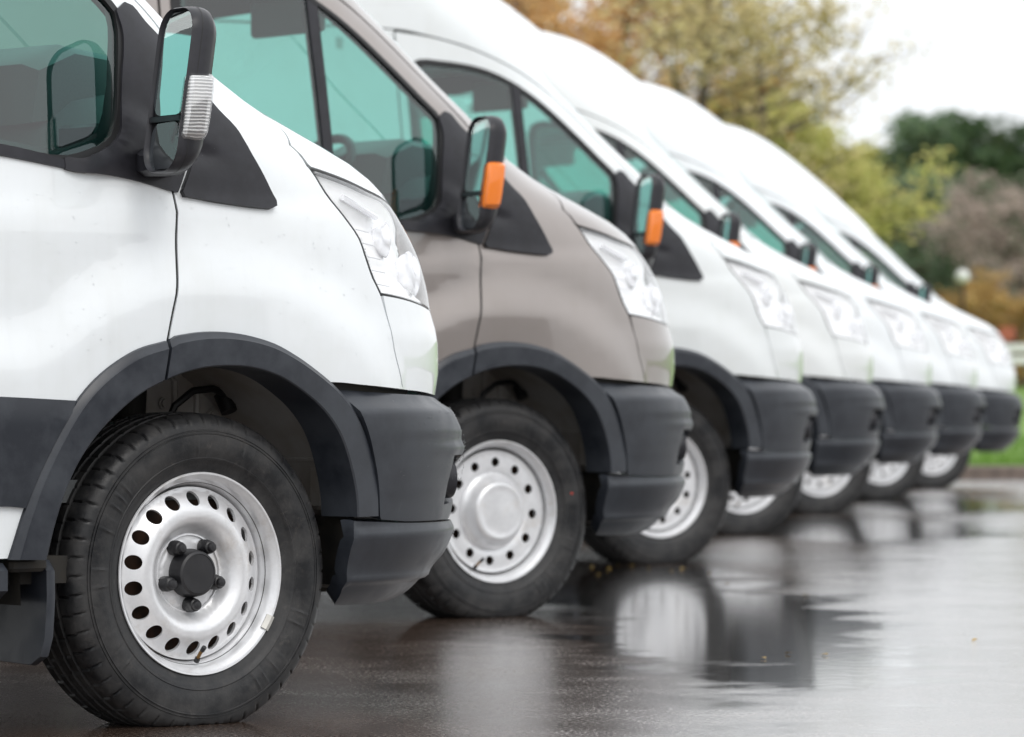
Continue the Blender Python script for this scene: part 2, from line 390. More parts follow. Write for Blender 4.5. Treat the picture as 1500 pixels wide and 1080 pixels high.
def patch_data(outline, holes=(), surf='body', off=0.0, grid=.04, flange=.018, edge=.0015, fn=None, nfn=None):
    loops = [np.array(outline)]+[np.array(h) for h in holes]
    pts = [p for l in loops for p in l]; edges = []; k = 0
    for l in loops:
        edges += [(k+i, k+(i+1) % len(l)) for i in range(len(l))]; k += len(l)
    o = loops[0]; x0, y0 = o.min(0); x1, y1 = o.max(0)
    gx = np.arange(x0+grid/2, x1, grid); gy = np.arange(y0+grid/2, y1, grid*.9)
    g = np.array([(x+(grid/2 if j % 2 else 0), y) for j, y in enumerate(gy) for x in gx]) if len(gx) and len(gy) else np.zeros((0, 2))
    if len(g):
        ok = inside(o, g)
        for h in loops[1:]: ok &= ~inside(h, g)
        g = g[ok]
        if len(g):
            ok = np.ones(len(g), bool)
            for l in loops: ok &= seg_dist(l, g) > grid*.45
            g = g[ok]
    allp = [Vector((float(p[0]), float(p[1]))) for p in pts]+[Vector((float(p[0]), float(p[1]))) for p in g]
    V, E, Fc, *_ = geometry.delaunay_2d_cdt(allp, edges, [], 0, 1e-6)
    V = np.array([tuple(v) for v in V]); T = np.array([tuple(f) for f in Fc if len(f) == 3])
    c = V[T].mean(1); ok = inside(o, c)
    for h in loops[1:]: ok &= ~inside(h, c)
    T = T[ok]
    A = V[T]; ar = (A[:, 1, 0]-A[:, 0, 0])*(A[:, 2, 1]-A[:, 0, 1])-(A[:, 1, 1]-A[:, 0, 1])*(A[:, 2, 0]-A[:, 0, 0])
    T = np.where((ar < 0)[:, None], T[:, ::-1], T)
    P = (fn or (lambda u, z: F(u, z, surf)))(V[:, 0], V[:, 1]); N = (nfn or (lambda u, z: normal(u, z, surf)))(V[:, 0], V[:, 1])
    offs = off(V) if callable(off) else off
    P = P+N*(np.asarray(offs)[..., None] if np.ndim(offs) else offs)
    if callable(off):                                  # relief changes the shading normals too
        fnrm = np.cross(P[T[:, 1]]-P[T[:, 0]], P[T[:, 2]]-P[T[:, 0]]); acc_ = np.zeros_like(P)
        for c_ in range(3): np.add.at(acc_, T[:, c_], fnrm)
        acc_ /= np.linalg.norm(acc_, axis=1, keepdims=True)+1e-12
        sg = np.sign((acc_*N).sum(1, keepdims=True)); N = acc_*np.where(sg == 0, 1, sg)
    # boundary edges of the kept triangles
    ec = {}
    for t in T:
        for a, b in ((t[0], t[1]), (t[1], t[2]), (t[2], t[0])): ec[(a, b)] = 1
    be = [(a, b) for (a, b) in ec if (b, a) not in ec]
    if edge:
        bv = list({a for e in be for a in e}); P[bv] -= N[bv]*edge
    faces = [tuple(t) for t in T]; verts = [p for p in P]; nor = [n for n in N]
    if flange:
        base = len(verts); mp = {}
        for a, b in be:
            ta = V[b]-V[a]
            for q in (a, b):
                if q not in mp: mp[q] = len(verts); verts.append(P[q]); nor.append(N[q]); verts.append(P[q]-N[q]*flange); nor.append(N[q])
        acc = {}
        for a, b in be:
            d = P[b]-P[a]; s = np.cross(N[a], d); s = s/(np.linalg.norm(s)+1e-12)
            for q in (a, b): acc[q] = acc.get(q, 0)+s
        for q, k in mp.items():
            s = acc[q]/(np.linalg.norm(acc[q])+1e-12); nor[k] = s; nor[k+1] = s
        for a, b in be: faces.append((mp[b], mp[a], mp[a]+1, mp[b]+1))
    v = np.array(verts); n = np.array(nor)
    # local frame: right flank is -y
    v = np.stack([v[:, 0], -v[:, 1], v[:, 2]], -1); n = np.stack([n[:, 0], -n[:, 1], n[:, 2]], -1)
    # orientation test
    f0 = faces[len(T)//2]; fn_ = np.cross(v[f0[1]]-v[f0[0]], v[f0[2]]-v[f0[0]])
    if np.dot(fn_, n[f0[0]]) < 0: faces = [tuple(reversed(f)) for f in faces]
    return v, faces, n
def flip(d):
    v, f, n = d
    return v*np.array([1, -1, 1]), [tuple(reversed(q)) for q in f], n*np.array([1, -1, 1])
def join(a, b):
    k = len(a[0]); return np.vstack([a[0], b[0]]), list(a[1])+[tuple(i+k for i in q) for q in b[1]], np.vstack([a[2], b[2]])
def patch(name, mat, parent, outline, both='pair', **kw):
    """both: 'pair' = one object per flank, 'one' = both halves in one mesh, 'right' = the right flank only"""
    d = patch_data(outline, **kw)
    if both == 'one': return [link(name, mesh(name, *join(d, flip(d))[:2], True, join(d, flip(d))[2]), mat, parent)]
    r = [link(name, mesh(name, d[0], d[1], True, d[2]), mat, parent)]
    if both == 'pair':
        e = flip(d); r.append(link(name, mesh(name, e[0], e[1], True, e[2]), mat, parent))
    return r
# ------------------------------------------------------------------ the van
van = empty('parked_van')
C0 = (0, .34)
def arc(cx, cz, r, a0, a1, n=18):
    return [(cx+r*math.cos(R(a0+(a1-a0)*i/n)), cz+r*math.sin(R(a0+(a1-a0)*i/n))) for i in range(n+1)]
GAP = [(-.110,1.196),(-.106,1.152),(-.111,1.107),(-.120,1.015),(-.127,.969),(-.137,.931),(-.151,.868),(-.160,.815)]
GLASS = [(-1.155,1.315),(-.95,1.312),(-.75,1.303),(-.577,1.286),(-.497,1.275),(-.434,1.266),(-.391,1.266),(-.302,1.290),(-.264,1.315),(-.248,1.35),(-.236,1.45),(-.222,1.552),(-.224,1.592),(-.30,1.663),(-.40,1.755),(-.55,1.878),(-.66,1.946),(-.767,1.990),(-.873,2.015),(-1.031,2.029),(-1.103,2.030),(-1.15,2.005),(-1.165,1.95)]
glass_l = XZ(GLASS, closed=True, step=.03, corner=60)
SEAM = [(-1.235,2.165),(-1.059,2.146),(-.879,2.107),(-.697,2.044),(-.58,1.990),(-.47,1.925),(-.277,1.765),(-.139,1.637),(-.085,1.585),(-.040,1.525)]
HL_LEFT = [(.3387,1.2674),(.3429,1.2599),(.3537,1.2089),(.389,1.1566),(.4243,1.104),(.4324,1.0663),(.4512,1.0128),(.473,.9767)]
HL = [(.3429,1.2599),(.3537,1.2089),(.389,1.1566),(.4243,1.104),(.4324,1.0663),(.4512,1.0128),(.473,.9767),(.56,.9668),(.6503,.9553),(.75,.943),(.90,.932),(.97,.95),(1.0,1.05),(.97,1.105),(.90,1.135),(.80,1.167),(.6658,1.1993),(.5561,1.216),(.4626,1.2363)]
SEAMN = [(.4725,.9719),(.482,.9117),(.4937,.8498),(.535,.765),(.541,.735)]
def sh(pts, d): return [(p[0]+d, p[1]) for p in pts]
def uz(pts): return np.array(pts, float)

# --- painted panels
def cat(*a): return np.vstack([np.array(x, float) for x in a])
fend = cat(XZ([(-.107,1.196),(-.085,1.27),(-.05,1.38),(-.030,1.452)]), [(.20,1.474),(.43,1.475),(.56,1.448),(.50,1.398)],
           [(.463,1.3669),(.352,1.3154),(.331,1.2674),(.333,1.2594),(.3437,1.2069),(.379,1.1546),(.4143,1.102),(.4224,1.0643),(.4412,1.0108),(.463,.9737)],
           sh(SEAMN[1:4], -.002), [(.545,.7535)], XZ([(.50,.760),(.41,.766),(.36,.770),(.278,.772)] + arc(0,.34,.50,60,108,14) + [(p[0]+.0038, p[1]) for p in GAP[::-1][1:-1]]))
patch('front_fender', M['paint'], van, smooth_loop(fend, .02, corner=28), flange=.03)
door = cat(XZ([(p[0]-.0038, p[1]) for p in GAP[:-1]] + [(-.166,.812)] + arc(0,.34,.50,109.5,174,14) + [(-1.232,.385)]),
           XZ([(-1.232,.9),(-1.232,1.5),(-1.232,2.158)] + [(p[0]-.002, p[1]-.006) for p in SEAM[1:]] + [(-.06,1.44),(-.095,1.28)]))
patch('front_door', M['paint'], van, smooth_loop(door, .025, corner=28), holes=[inset(glass_l, -.012)], flange=.03)
roof = cat(XZ([(-4.44,2.172),(-2.5,2.172),(-1.232,2.171)] + [(p[0]+.002, p[1]+.001) for p in SEAM[1:]] + [(-.015,1.484)]),
           [(.22,1.481),(.425,1.481),(.41,1.52),(.393,1.6),(.390,1.75),(.393,1.9),(.41,1.97),(.455,2.025),(.55,2.057),(.8,2.072),(1.15,2.08),(1.5708,2.082),(1.5708,2.35),(1.5708,2.62)],
           [(u, 2.62) for u in np.linspace(1.4, float(u_of(-4.44, 2.62)), 40)])
rl = smooth_loop(roof, .04, corner=28)
d = patch_data(rl, grid=.07, flange=.02)
# crown of the high roof, on the same surface
zs = [2.62,2.66,2.70,2.74,2.78,2.81,2.84,2.865,2.885,2.90,2.915,2.93,2.942,2.95]; us = np.concatenate([np.linspace(-3.9, 0, 40), np.linspace(.06, 1.5708, 26)])
V = []; N = []; Fs = []
for z in zs:
    off_u = us.copy(); off_u[0] = float(u_of(-4.44, z)); off_u[:40] = np.linspace(off_u[0], 0, 40)
    P = F(off_u, np.full(len(us), z)); Nn = normal(off_u, np.full(len(us), min(z, 2.944)))
    V.append(P); N.append(Nn)
P = V[-1].copy(); P[:, 1] = 0; P[:, 2] += .012; V.append(P); Nn = np.zeros_like(P); Nn[:, 2] = 1; N.append(Nn)
n_ = len(us)
for i in range(len(V)-1):
    for j in range(n_-1): Fs.append((i*n_+j, i*n_+j+1, (i+1)*n_+j+1, (i+1)*n_+j))
V = np.vstack(V)*np.array([1, -1, 1]); N = np.vstack(N)*np.array([1, -1, 1])
cr = (V, Fs, N); full = join(join(d, flip(d)), join(cr, flip(cr)))
link('roof', mesh('roof', full[0], full[1], True, full[2]), M['paint'], van)
side = XZ([(-4.44,.40),(-3.80,.40)] + arc(-3.3,.34,.50,173,7,24)[0:] + [(-2.80,.40),(-1.242,.385),(-1.242,1.2),(-1.242,2.166),(-2.8,2.166),(-4.44,2.166)])
patch('side_panel', M['paint'], van, smooth_loop(side, .04, corner=20), grid=.08, flange=.03)
bon = cat([(.471,1.3669),(.3615,1.3154),(.3440,1.2734),(.347,1.2670),(.4626,1.2433),(.5561,1.223),(.6658,1.2063),(.80,1.174),(.93,1.128),(1.02,1.09),(1.08,1.085),(1.5708,1.085),(1.5708,1.2),(1.5708,1.436),(1.2,1.436),(.9,1.436),(.58,1.448),(.512,1.402)])
patch('bonnet', M['paint'], van, smooth_loop(bon, .025, corner=28), both='one', flange=.03)
nose = cat([(.476,.9715)], sh(SEAMN[1:4], .002), [(.545,.7530),(.6208,.7485),(.7792,.738),(1.1,.735),(1.5708,.733),(1.5708,.77),(1.15,.77),(1.04,.85),(1.0,.93),(.90,.929),(.75,.9400),(.6503,.9522),(.56,.9636)])
patch('nose_panel', M['paint'], van, smooth_loop(nose, .02, corner=28), both='one', flange=.03)
# grille between the headlights
gr = patch('grille', M['trim'], van, smooth_loop([(1.05,.85),(1.155,.775),(1.5708,.775),(1.5708,1.08),(1.09,1.08),(1.01,1.06),(1.005,.935)], .03, corner=28), both='one', off=-.02, flange=.02)[0]
for z in (.84, .91, .98, 1.05):
    b_ = patch('grille_bar', M['chrome'] if z > 1 else M['trim'], gr, [(1.1,z-.014),(1.5708,z-.014),(1.5708,z+.014),(1.1,z+.014)], both='one', off=.0, flange=.03)
# --- dark body shell seen through the gaps
inner = cat(XZ([(-4.40,.42),(-3.82,.42)] + arc(-3.3,.34,.52,172,8,18) + [(-2.78,.42),(-.52,.40)] + arc(0,.34,.52,172,50,18)), [(.62,.735),(.66,.95),(.46,1.0),(.41,1.1),(.34,1.22),(.40,1.40),(.40,1.45),(.32,1.5),(.31,1.62)],
            XZ([(-.2,1.74),(-.42,1.905),(-.62,2.03),(-.9,2.13),(-1.2,2.19),(-4.40,2.19)]))
patch('inner_shell', M['liner'], van, smooth_loop(inner, .05, corner=20), holes=[inset(glass_l, -.020)], off=-.030, grid=.10, flange=0, edge=0)
# --- dark strips added in the shut lines, standing in for the gaps' shade
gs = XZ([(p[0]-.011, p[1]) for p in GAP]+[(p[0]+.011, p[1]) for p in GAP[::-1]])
patch('door_gap_shade', M['rubber'], van, gs, off=-.0055, grid=.05, flange=0, edge=0)
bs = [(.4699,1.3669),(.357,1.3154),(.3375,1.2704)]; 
patch('bonnet_gap_shade', M['rubber'], van, smooth_loop([(p[0]-.012, p[1]+.004) for p in bs]+[(p[0]+.012, p[1]-.004) for p in bs[::-1]], .02, corner=40), off=-.006, grid=.05, flange=0, edge=0)
# --- windows
g1 = patch('door_window', M['glass'], van, inset(glass_l, -.010), off=-.006, grid=.05, flange=0, edge=0)
patch('window_seal', M['rubber'], van, inset(glass_l, -.020), holes=[inset(glass_l, .004)], off=.003, grid=.03, flange=.03)
patch('window_frit', M['frit'], van, inset(glass_l, -.006), holes=[inset(glass_l, .020)], off=-.0095, grid=.03, flange=0, edge=0)
patch('window_bar', M['trim'], van, smooth_loop(XZ([(-.692,1.975),(-.672,1.296),(-.638,1.292),(-.652,1.957)], closed=True), .05), off=.002, grid=.05, flange=.03)
belt = XZ([(-1.20,1.318),(-.95,1.316),(-.75,1.306),(-.577,1.289),(-.506,1.279),(-.404,1.259),(-.404,1.240),(-.508,1.255),(-.579,1.264),(-.75,1.277),(-.95,1.287),(-1.20,1.290)])
patch('belt_strip', M['trim'], van, smooth_loop(belt, .03, corner=40), off=.008, flange=.03)
ws = cat([(.432,1.484),(.417,1.53),(.400,1.6),(.397,1.75),(.400,1.9),(.416,1.965),(.46,2.019),(.555,2.051),(.8,2.066),(1.15,2.074),(1.5708,2.076),(1.5708,1.8),(1.5708,1.44),(1.2,1.44),(.9,1.44),(.57,1.455)])
wl = smooth_loop(ws, .03, corner=28)
patch('windscreen', M['glass'], van, wl, both='one', off=-.003, grid=.06, flange=0, edge=0)
wsi = inset(wl, .05); wsi[:, 0] = np.where(wl[:, 0] > 1.56, 1.5708, np.minimum(wsi[:, 0], 1.5708))
fr = cat([(.432,1.484),(.417,1.53),(.400,1.6),(.397,1.75),(.400,1.9),(.416,1.965),(.46,2.019),(.555,2.051),(.8,2.066),(1.15,2.074),(1.5708,2.076),(1.5708,2.0),(1.15,1.995),(.8,1.985),(.60,1.97),(.50,1.93),(.46,1.85),(.455,1.6),(.49,1.53),(.65,1.50),(.9,1.49),(1.5708,1.49),(1.5708,1.44),(1.2,1.44),(.9,1.44),(.57,1.455)])
patch('windscreen_border', M['frit'], van, smooth_loop(fr, .03, corner=28), both='one', off=-.007, grid=.05, flange=0, edge=0)
patch('cowl', M['trim'], van, smooth_loop([(.66,1.425),(.9,1.42),(1.5708,1.42),(1.5708,1.442),(.9,1.442),(.66,1.45)], .03, corner=20), both='one', off=-.012, flange=0, edge=0)
# --- black sail trims
tdoor = XZ([(-.102,1.194),(-.235,1.221),(-.382,1.233),(-.407,1.238),(-.407,1.262),(-.397,1.2655),(-.365,1.262),(-.308,1.282),(-.267,1.307),(-.250,1.337),(-.232,1.45),(-.216,1.545),(-.226,1.598),(-.193,1.618),(-.167,1.611),(-.135,1.577),(-.084,1.535),(-.032,1.475),(-.045,1.40),(-.072,1.26)])
ridge = lambda V: .008 + .014*np.exp(-((V[:, 1]-1.29-.35*(V[:, 0]+.20))/.03)**2)*sstep(-.42, -.30, V[:, 0])*sstep(.02, -.08, V[:, 0])
patch('mirror_trim', M['trim'], van, smooth_loop(tdoor, .012, corner=32), off=ridge, grid=.018, flange=.03)
tf = XZ([(-.030,1.462),(.002,1.420),(.036,1.38),(.077,1.342),(.108,1.291),(.142,1.236),(.172,1.180),(.171,1.168),(.155,1.1625),(.027,1.171),(-.087,1.184),(-.093,1.196),(-.062,1.26),(-.036,1.40)])
dent = lambda V: .015 - .011*np.exp(-((V[:, 0]-.01)/.045)**2-((V[:, 1]-1.285)/.020)**2)
patch('fender_trim', M['trim'], van, smooth_loop(tf, .012, corner=32), off=dent, grid=.016, flange=.03)
# --- headlight
hl_l = smooth_loop(uz(HL), .02, corner=40)
bez = patch('headlight', M['lampwhite'], van, inset(hl_l, .002), off=lambda V: -.008-.034*np.minimum(1, seg_dist(hl_l, V)/.07)-.007*np.abs(np.sin((V[:, 1]+.25*V[:, 0])*60)), grid=.014, flange=0, edge=0)
for hl, s in zip(bez, (-1, 1)):
    hd = patch_data(inset(hl_l, .003), off=.001, grid=.03, flange=.012)
    if s > 0: hd = flip(hd)
    link('lens', mesh('lens', hd[0], hd[1], True, hd[2]), M['lens'], hl)
    seal = patch_data(inset(hl_l, -.0020), holes=[inset(hl_l, .0025)], off=-.004, grid=.03, flange=.03)
    if s > 0: seal = flip(seal)
    link('lamp_seal', mesh('lamp_seal', seal[0], seal[1], True, seal[2]), M['rubber'], hl)
    for (u, z, r) in ((.70, 1.03, .055), (.60, 1.115, .040), (.82, 1.03, .05)):
        p = F(u, z)-normal(u, z)*.030; n = normal(u, z)
        MB().lathe([(.004,-.035),(r*.6,-.028),(r*.9,-.012),(r,.004),(r*1.05,.003)], 28, (p[0], s*p[1], p[2]), (1, s*.5*n[1], 0)).build('reflector_bowl', M['chrome'], hl)
    def sm(): return MB()
    for k in range(5):                                   # fine steps of the indicator chamber
        z = 1.00+k*.032; u0 = .455+.0; a = F(.47-.3*(z-1.0), z)-normal(.47, z)*.012; b = F(.53-.3*(z-1.0), z-.004)-normal(.53, z)*.016
        MB().tube([(a[0], s*a[1], a[2]), (b[0], s*b[1], b[2])], .0013, 6).build('lamp_rib', M['lamprib'], hl)
    a = F(.44, 1.205)-normal(.44, 1.2)*.02; b = F(.58, 1.165)-normal(.58, 1.2)*.02
    MB().tube([(a[0], s*a[1], a[2]), (b[0], s*b[1], b[2])], .007, 8).build('light_bar', M['chrome'], hl)
    p = F(.66, .985)-normal(.66, .985)*.035
    MB().lathe([(.001, .02), (.012, .014), (.016, 0), (.016, -.03)], 14, (p[0], s*p[1], p[2]), (1, s*.6, 0)).build('lamp_bulb', M['clearlamp'], hl)
# --- bumper
bl = XZ([(.347,.765),(.387,.719),(.421,.659),(.450,.587),(.469,.521),(.4805,.4605)], 'b')
bup = cat(bl, [(.40,.4525),(.5143,.4440),(.7959,.4410),(1.1,.439),(1.5708,.439),(1.5708,.58),(1.5708,.728),(1.1,.731),(.7792,.7345),(.6208,.7455),(.5397,.7505),(.3681,.7630)])
fogh = smooth_loop([(.665,.595),(.75,.594),(.88,.585),(.90,.54),(.88,.49),(.75,.482),(.665,.478),(.655,.53)], .02, corner=50)
foff = lambda V: -.020*np.clip((V[:, 1]-.702)/.063, 0, 1) - .006*sstep(.655, .635, V[:, 1])*sstep(.35, .62, V[:, 0]) + .0015*np.exp(-((V[:, 1]-.700)/.006)**2) + .006*np.exp(-((V[:, 1]-.612)/.012)**2)*sstep(.5, .68, V[:, 0])
bu = patch('bumper', M['plastic'], van, smooth_loop(bup, .02, corner=25), holes=[fogh], both='one', surf='b', off=foff, grid=.010, flange=.04)[0]
blo = cat(XZ([(.394,.4505),(.389,.394),(.397,.314),(.409,.258)], 'b'), [(.62,.253),(.9,.25),(1.5708,.25),(1.5708,.36),(1.5708,.4365),(1.1,.4365),(.7959,.4385),(.5143,.4415)])
loff = lambda V: .012 - .013*np.clip((V[:, 1]-.4235)/.013, 0, 1) + .004*np.exp(-((V[:, 1]-.318)/.007)**2) - .008*sstep(.312,.300,V[:, 1])
patch('lower_bumper', M['plastic'], van, smooth_loop(blo, .02, corner=25), both='one', surf='b', off=loff, grid=.008, flange=.04)
for s in (-1, 1):
    fd = patch_data(inset(fogh, -.004), surf='b', off=-.04, grid=.03, flange=0, edge=0)
    if s > 0: fd = flip(fd)
    pk = link('fog_lamp', mesh('fog_lamp', *fd[:2], True, fd[2]), M['liner'], van)
    p = F(.735, .535, 'b'); n = normal(.735, .535, 'b'); p = p-n*.030
    b = MB().lathe([(.046,-.03),(.047,.002),(.043,.008),(.040,.004),(.037,.006),(.020,.012),(.001,.014)], 32, (p[0], s*p[1], p[2]), (1, s*.35, 0)).build('fog_lens', M['lampwhite'], pk)
    MB().lathe([(.0485,-.03),(.0485,.006),(.047,.010),(.045,.006)], 32, (p[0], s*p[1], p[2]), (1, s*.35, 0)).build('fog_ring', M['trim'], pk)
# --- wheel-arch flares: swept strips
def flare(name, outer, inn, par=van, cx=0, s=-1):
    n = 44
    def res(P):
        P = smooth_loop(P, .01, closed=False, corner=70); d = np.concatenate([[0], np.cumsum(np.linalg.norm(np.diff(P, axis=0), axis=1))])
        t = np.linspace(0, d[-1], n); return np.stack([np.interp(t, d, P[:, 0]), np.interp(t, d, P[:, 1])], -1)
    O, I = res(outer), res(inn)
    prof = [(0,-.02),(0,.0),(.02,.008),(.16,.017),(.20,.021),(.6,.023),(.96,.024),(1.0,.021),(1.0,-.005),(1.02,-.045),(1.03,-.09)]
    V = []
    for t, o in prof:
        P = O*(1-t)+I*t; u = u_of(P[:, 0], P[:, 1]); q = F(u, P[:, 1]); nn = normal(u, P[:, 1]); nn[:, 2] = 0
        V.append(q+nn*o)
    k = len(prof); verts = []; faces = []
    for i in range(n):
        for j in range(k): q = V[j][i]; verts.append((q[0], s*q[1], q[2]))
    for i in range(n-1):
        for j in range(k-1): faces.append((i*k+j, i*k+j+1, (i+1)*k+j+1, (i+1)*k+j))
    faces.append(tuple(range(k))); faces.append(tuple((n-1)*k+j for j in range(k)))
    return MB().add(verts, faces).build(name, M['plastic'], par)
FO = [(-.152,.866),(-.134,.875),(-.047,.885),(.044,.881),(.136,.862),(.206,.833),(.28,.793),(.335,.758),(.386,.716),(.433,.654),(.465,.585),(.481,.521),(.486,.461)]
FI = [(-.170,.777),(-.132,.790),(-.066,.804),(.001,.808),(.069,.804),(.148,.784),(.22,.748),(.282,.706),(.333,.651),(.369,.578),(.390,.51),(.396,.461)]
DO = [(-.160,.864),(-.233,.847),(-.300,.815),(-.356,.776),(-.403,.728),(-.447,.664),(-.494,.582),(-.533,.496),(-.569,.389)]
DI = [(-.178,.774),(-.23,.752),(-.284,.718),(-.347,.666),(-.398,.606),(-.435,.538),(-.463,.459),(-.481,.387)]
RO = [(x-3.3, z) for x, z in ([(p[0], p[1]) for p in DO[::-1]]+FO[:-1]+[(.55,.40)])]
RI = [(x-3.3, z) for x, z in ([(p[0], p[1]) for p in DI[::-1]]+FI[:-1]+[(.45,.40)])]
for s in (-1, 1):
    flare('wheel_arch_flare', FO, FI, s=s); flare('wheel_arch_flare', DO, DI, s=s); flare('wheel_arch_flare', RO, RI, s=s)
# --- cladding
cl = XZ([(-1.228,.755),(-.9,.752),(-.592,.742),(-.395,.7325),(-.443,.667),(-.494,.582),(-.533,.5005),(-.585,.505),(-.9,.508),(-1.228,.508)])
coff = lambda V: .012-.010*sstep(.70, .748, V[:, 1])
patch('door_cladding', M['plastic'], van, smooth_loop(cl, .02, corner=20), off=coff, grid=.04, flange=.02)
for xs_ in ([(-2.84,.755),(-1.246,.755),(-1.246,.508),(-2.76,.508),(-2.80,.60)], [(-4.40,.755),(-3.74,.755),(-3.80,.65),(-3.84,.508),(-4.40,.508)]):
    patch('side_cladding', M['plastic'], van, smooth_loop(XZ(xs_), .05, corner=20), off=.012, grid=.08, flange=.02)
# --- sill, mud flap, underbody
for s in (-1, 1):
    m = MB(); m.loft([[(x, s*y, z) for y, z in ((.86,.30),(1.00,.30),(1.035,.322),(1.035,.366),(1.015,.382),(.86,.382))] for x in (-2.78, -.60, -.575)]); m.build('side_step', M['plastic'], van)
    m = MB(); rings = []
    for x, i in ((-.452,.006),(-.446,0),(-.436,0),(-.430,.006)):
        pts = [(.66,.385),(.985,.385),(1.008,.362),(1.012,.30),(1.008,.215),(.992,.172),(.955,.152),(.66,.160)]
        cxy = np.mean(pts, 0); rings.append([(x-.03*(.385-z), s*(y-(y-cxy[0])*i*3), z-(z-cxy[1])*i*3) for y, z in pts])
    m.loft(rings); m.build('mud_flap', M['plastic'], van)
    MB().box((-.50, s*.93, .375), (.10, .16, .03), ch=.008).build('flap_bracket', M['liner'], van)
m = MB(); m.box((-2.6, 0, .33), (3.9, 1.86, .10)); m.box((.20, 0, .36), (.85, 1.06, .12)); m.box((.58, 0, .285), (.34, 1.50, .02)); m.box((-.55, 0, .36), (.5, 1.9, .06)); m.build('underbody', M['liner'], van)
# --- wheel houses
for s in (-1, 1):
    for cx in (0, -3.3):
        m = MB(); n = 16; rows = []
        for a in np.linspace(-6, 112, n):
            r = .515; yo = .86 if (a < 32 and cx == 0) else .99; rows.append([(cx+r*math.cos(R(a)), s*y, .34+r*math.sin(R(a))) for y in (yo, yo*.5+.40, .72, .62, .55)])
        for r_ in rows: m.v += r_
        for i in range(n-1):
            for j in range(4): m.f.append((i*5+j, i*5+j+1, (i+1)*5+j+1, (i+1)*5+j))
        m.f.append(tuple(i*5+4 for i in range(n)))
        m2 = MB(); rows2 = []
        for a in np.linspace(111, 186, 12): rows2.append([(cx+.512*math.cos(R(a)), s*y, .34+.512*math.sin(R(a))) for y in (.99, .85, .70, .56)])
        for r_ in rows2: m2.v += r_
        for i in range(11):
            for j in range(3): m2.f.append((i*4+j, i*4+j+1, (i+1)*4+j+1, (i+1)*4+j))
        m2.f.append(tuple(i*4+3 for i in range(12)))
        m2.build('arch_liner', M['liner'], van)
        h = m.build('wheel_house', M['house'], van)
        if cx == 0:
            wpos = .556
            for x, z, r in ((.235,.785,.011),(.355,.755,.012),(.345,.69,.012),(.20,.72,.010),(.31,.80,.008)):
                MB().lathe([(r*1.5,0),(r*1.5,.004),(r,.004),(r,.011),(.001,.011)], 10, (cx+x, s*wpos, z), (0, s, 0)).build('bolt', M['house'], h)
            MB().tube([(.13,s*.62,.56),(.145,s*.63,.65),(.17,s*.64,.715),(.22,s*.645,.750),(.28,s*.64,.755),(.32,s*.63,.745),(.335,s*.62,.725)], .009, 8).tube([(.335,s*.61,.742),(.338,s*.63,.70)], [.023,.020], 12).build('brake_hose', M['rubber'], h)
            MB().tube([(.05,s*.60,.40),(.06,s*.62,.82)], .040, 12).build('damper_strut', M['liner'], h)
            for x0 in (.145, .235, .30):
                MB().tube([(x0,s*.553,.55),(x0,s*.553,.80)], .009, 6).build('pressed_rib', M['house'], h)
            MB().box((.478, s*.80, .545), (.035, .055, .15), ch=.010).build('bracket', M['house'], h)
            MB().tube([(.515*math.cos(R(29)), s*y, .34+.515*math.sin(R(29))) for y in (.55,.70,.85)], .006, 6).build('weld_seam', M['house'], h)
            m = MB(); m.loft([[(x, s*y, z) for y, z in ((.55,.30),(.965,.30),(.965,.46),(.55,.46))] for x in (.425, .445)]); m.build('splash_guard', M['liner'], van)
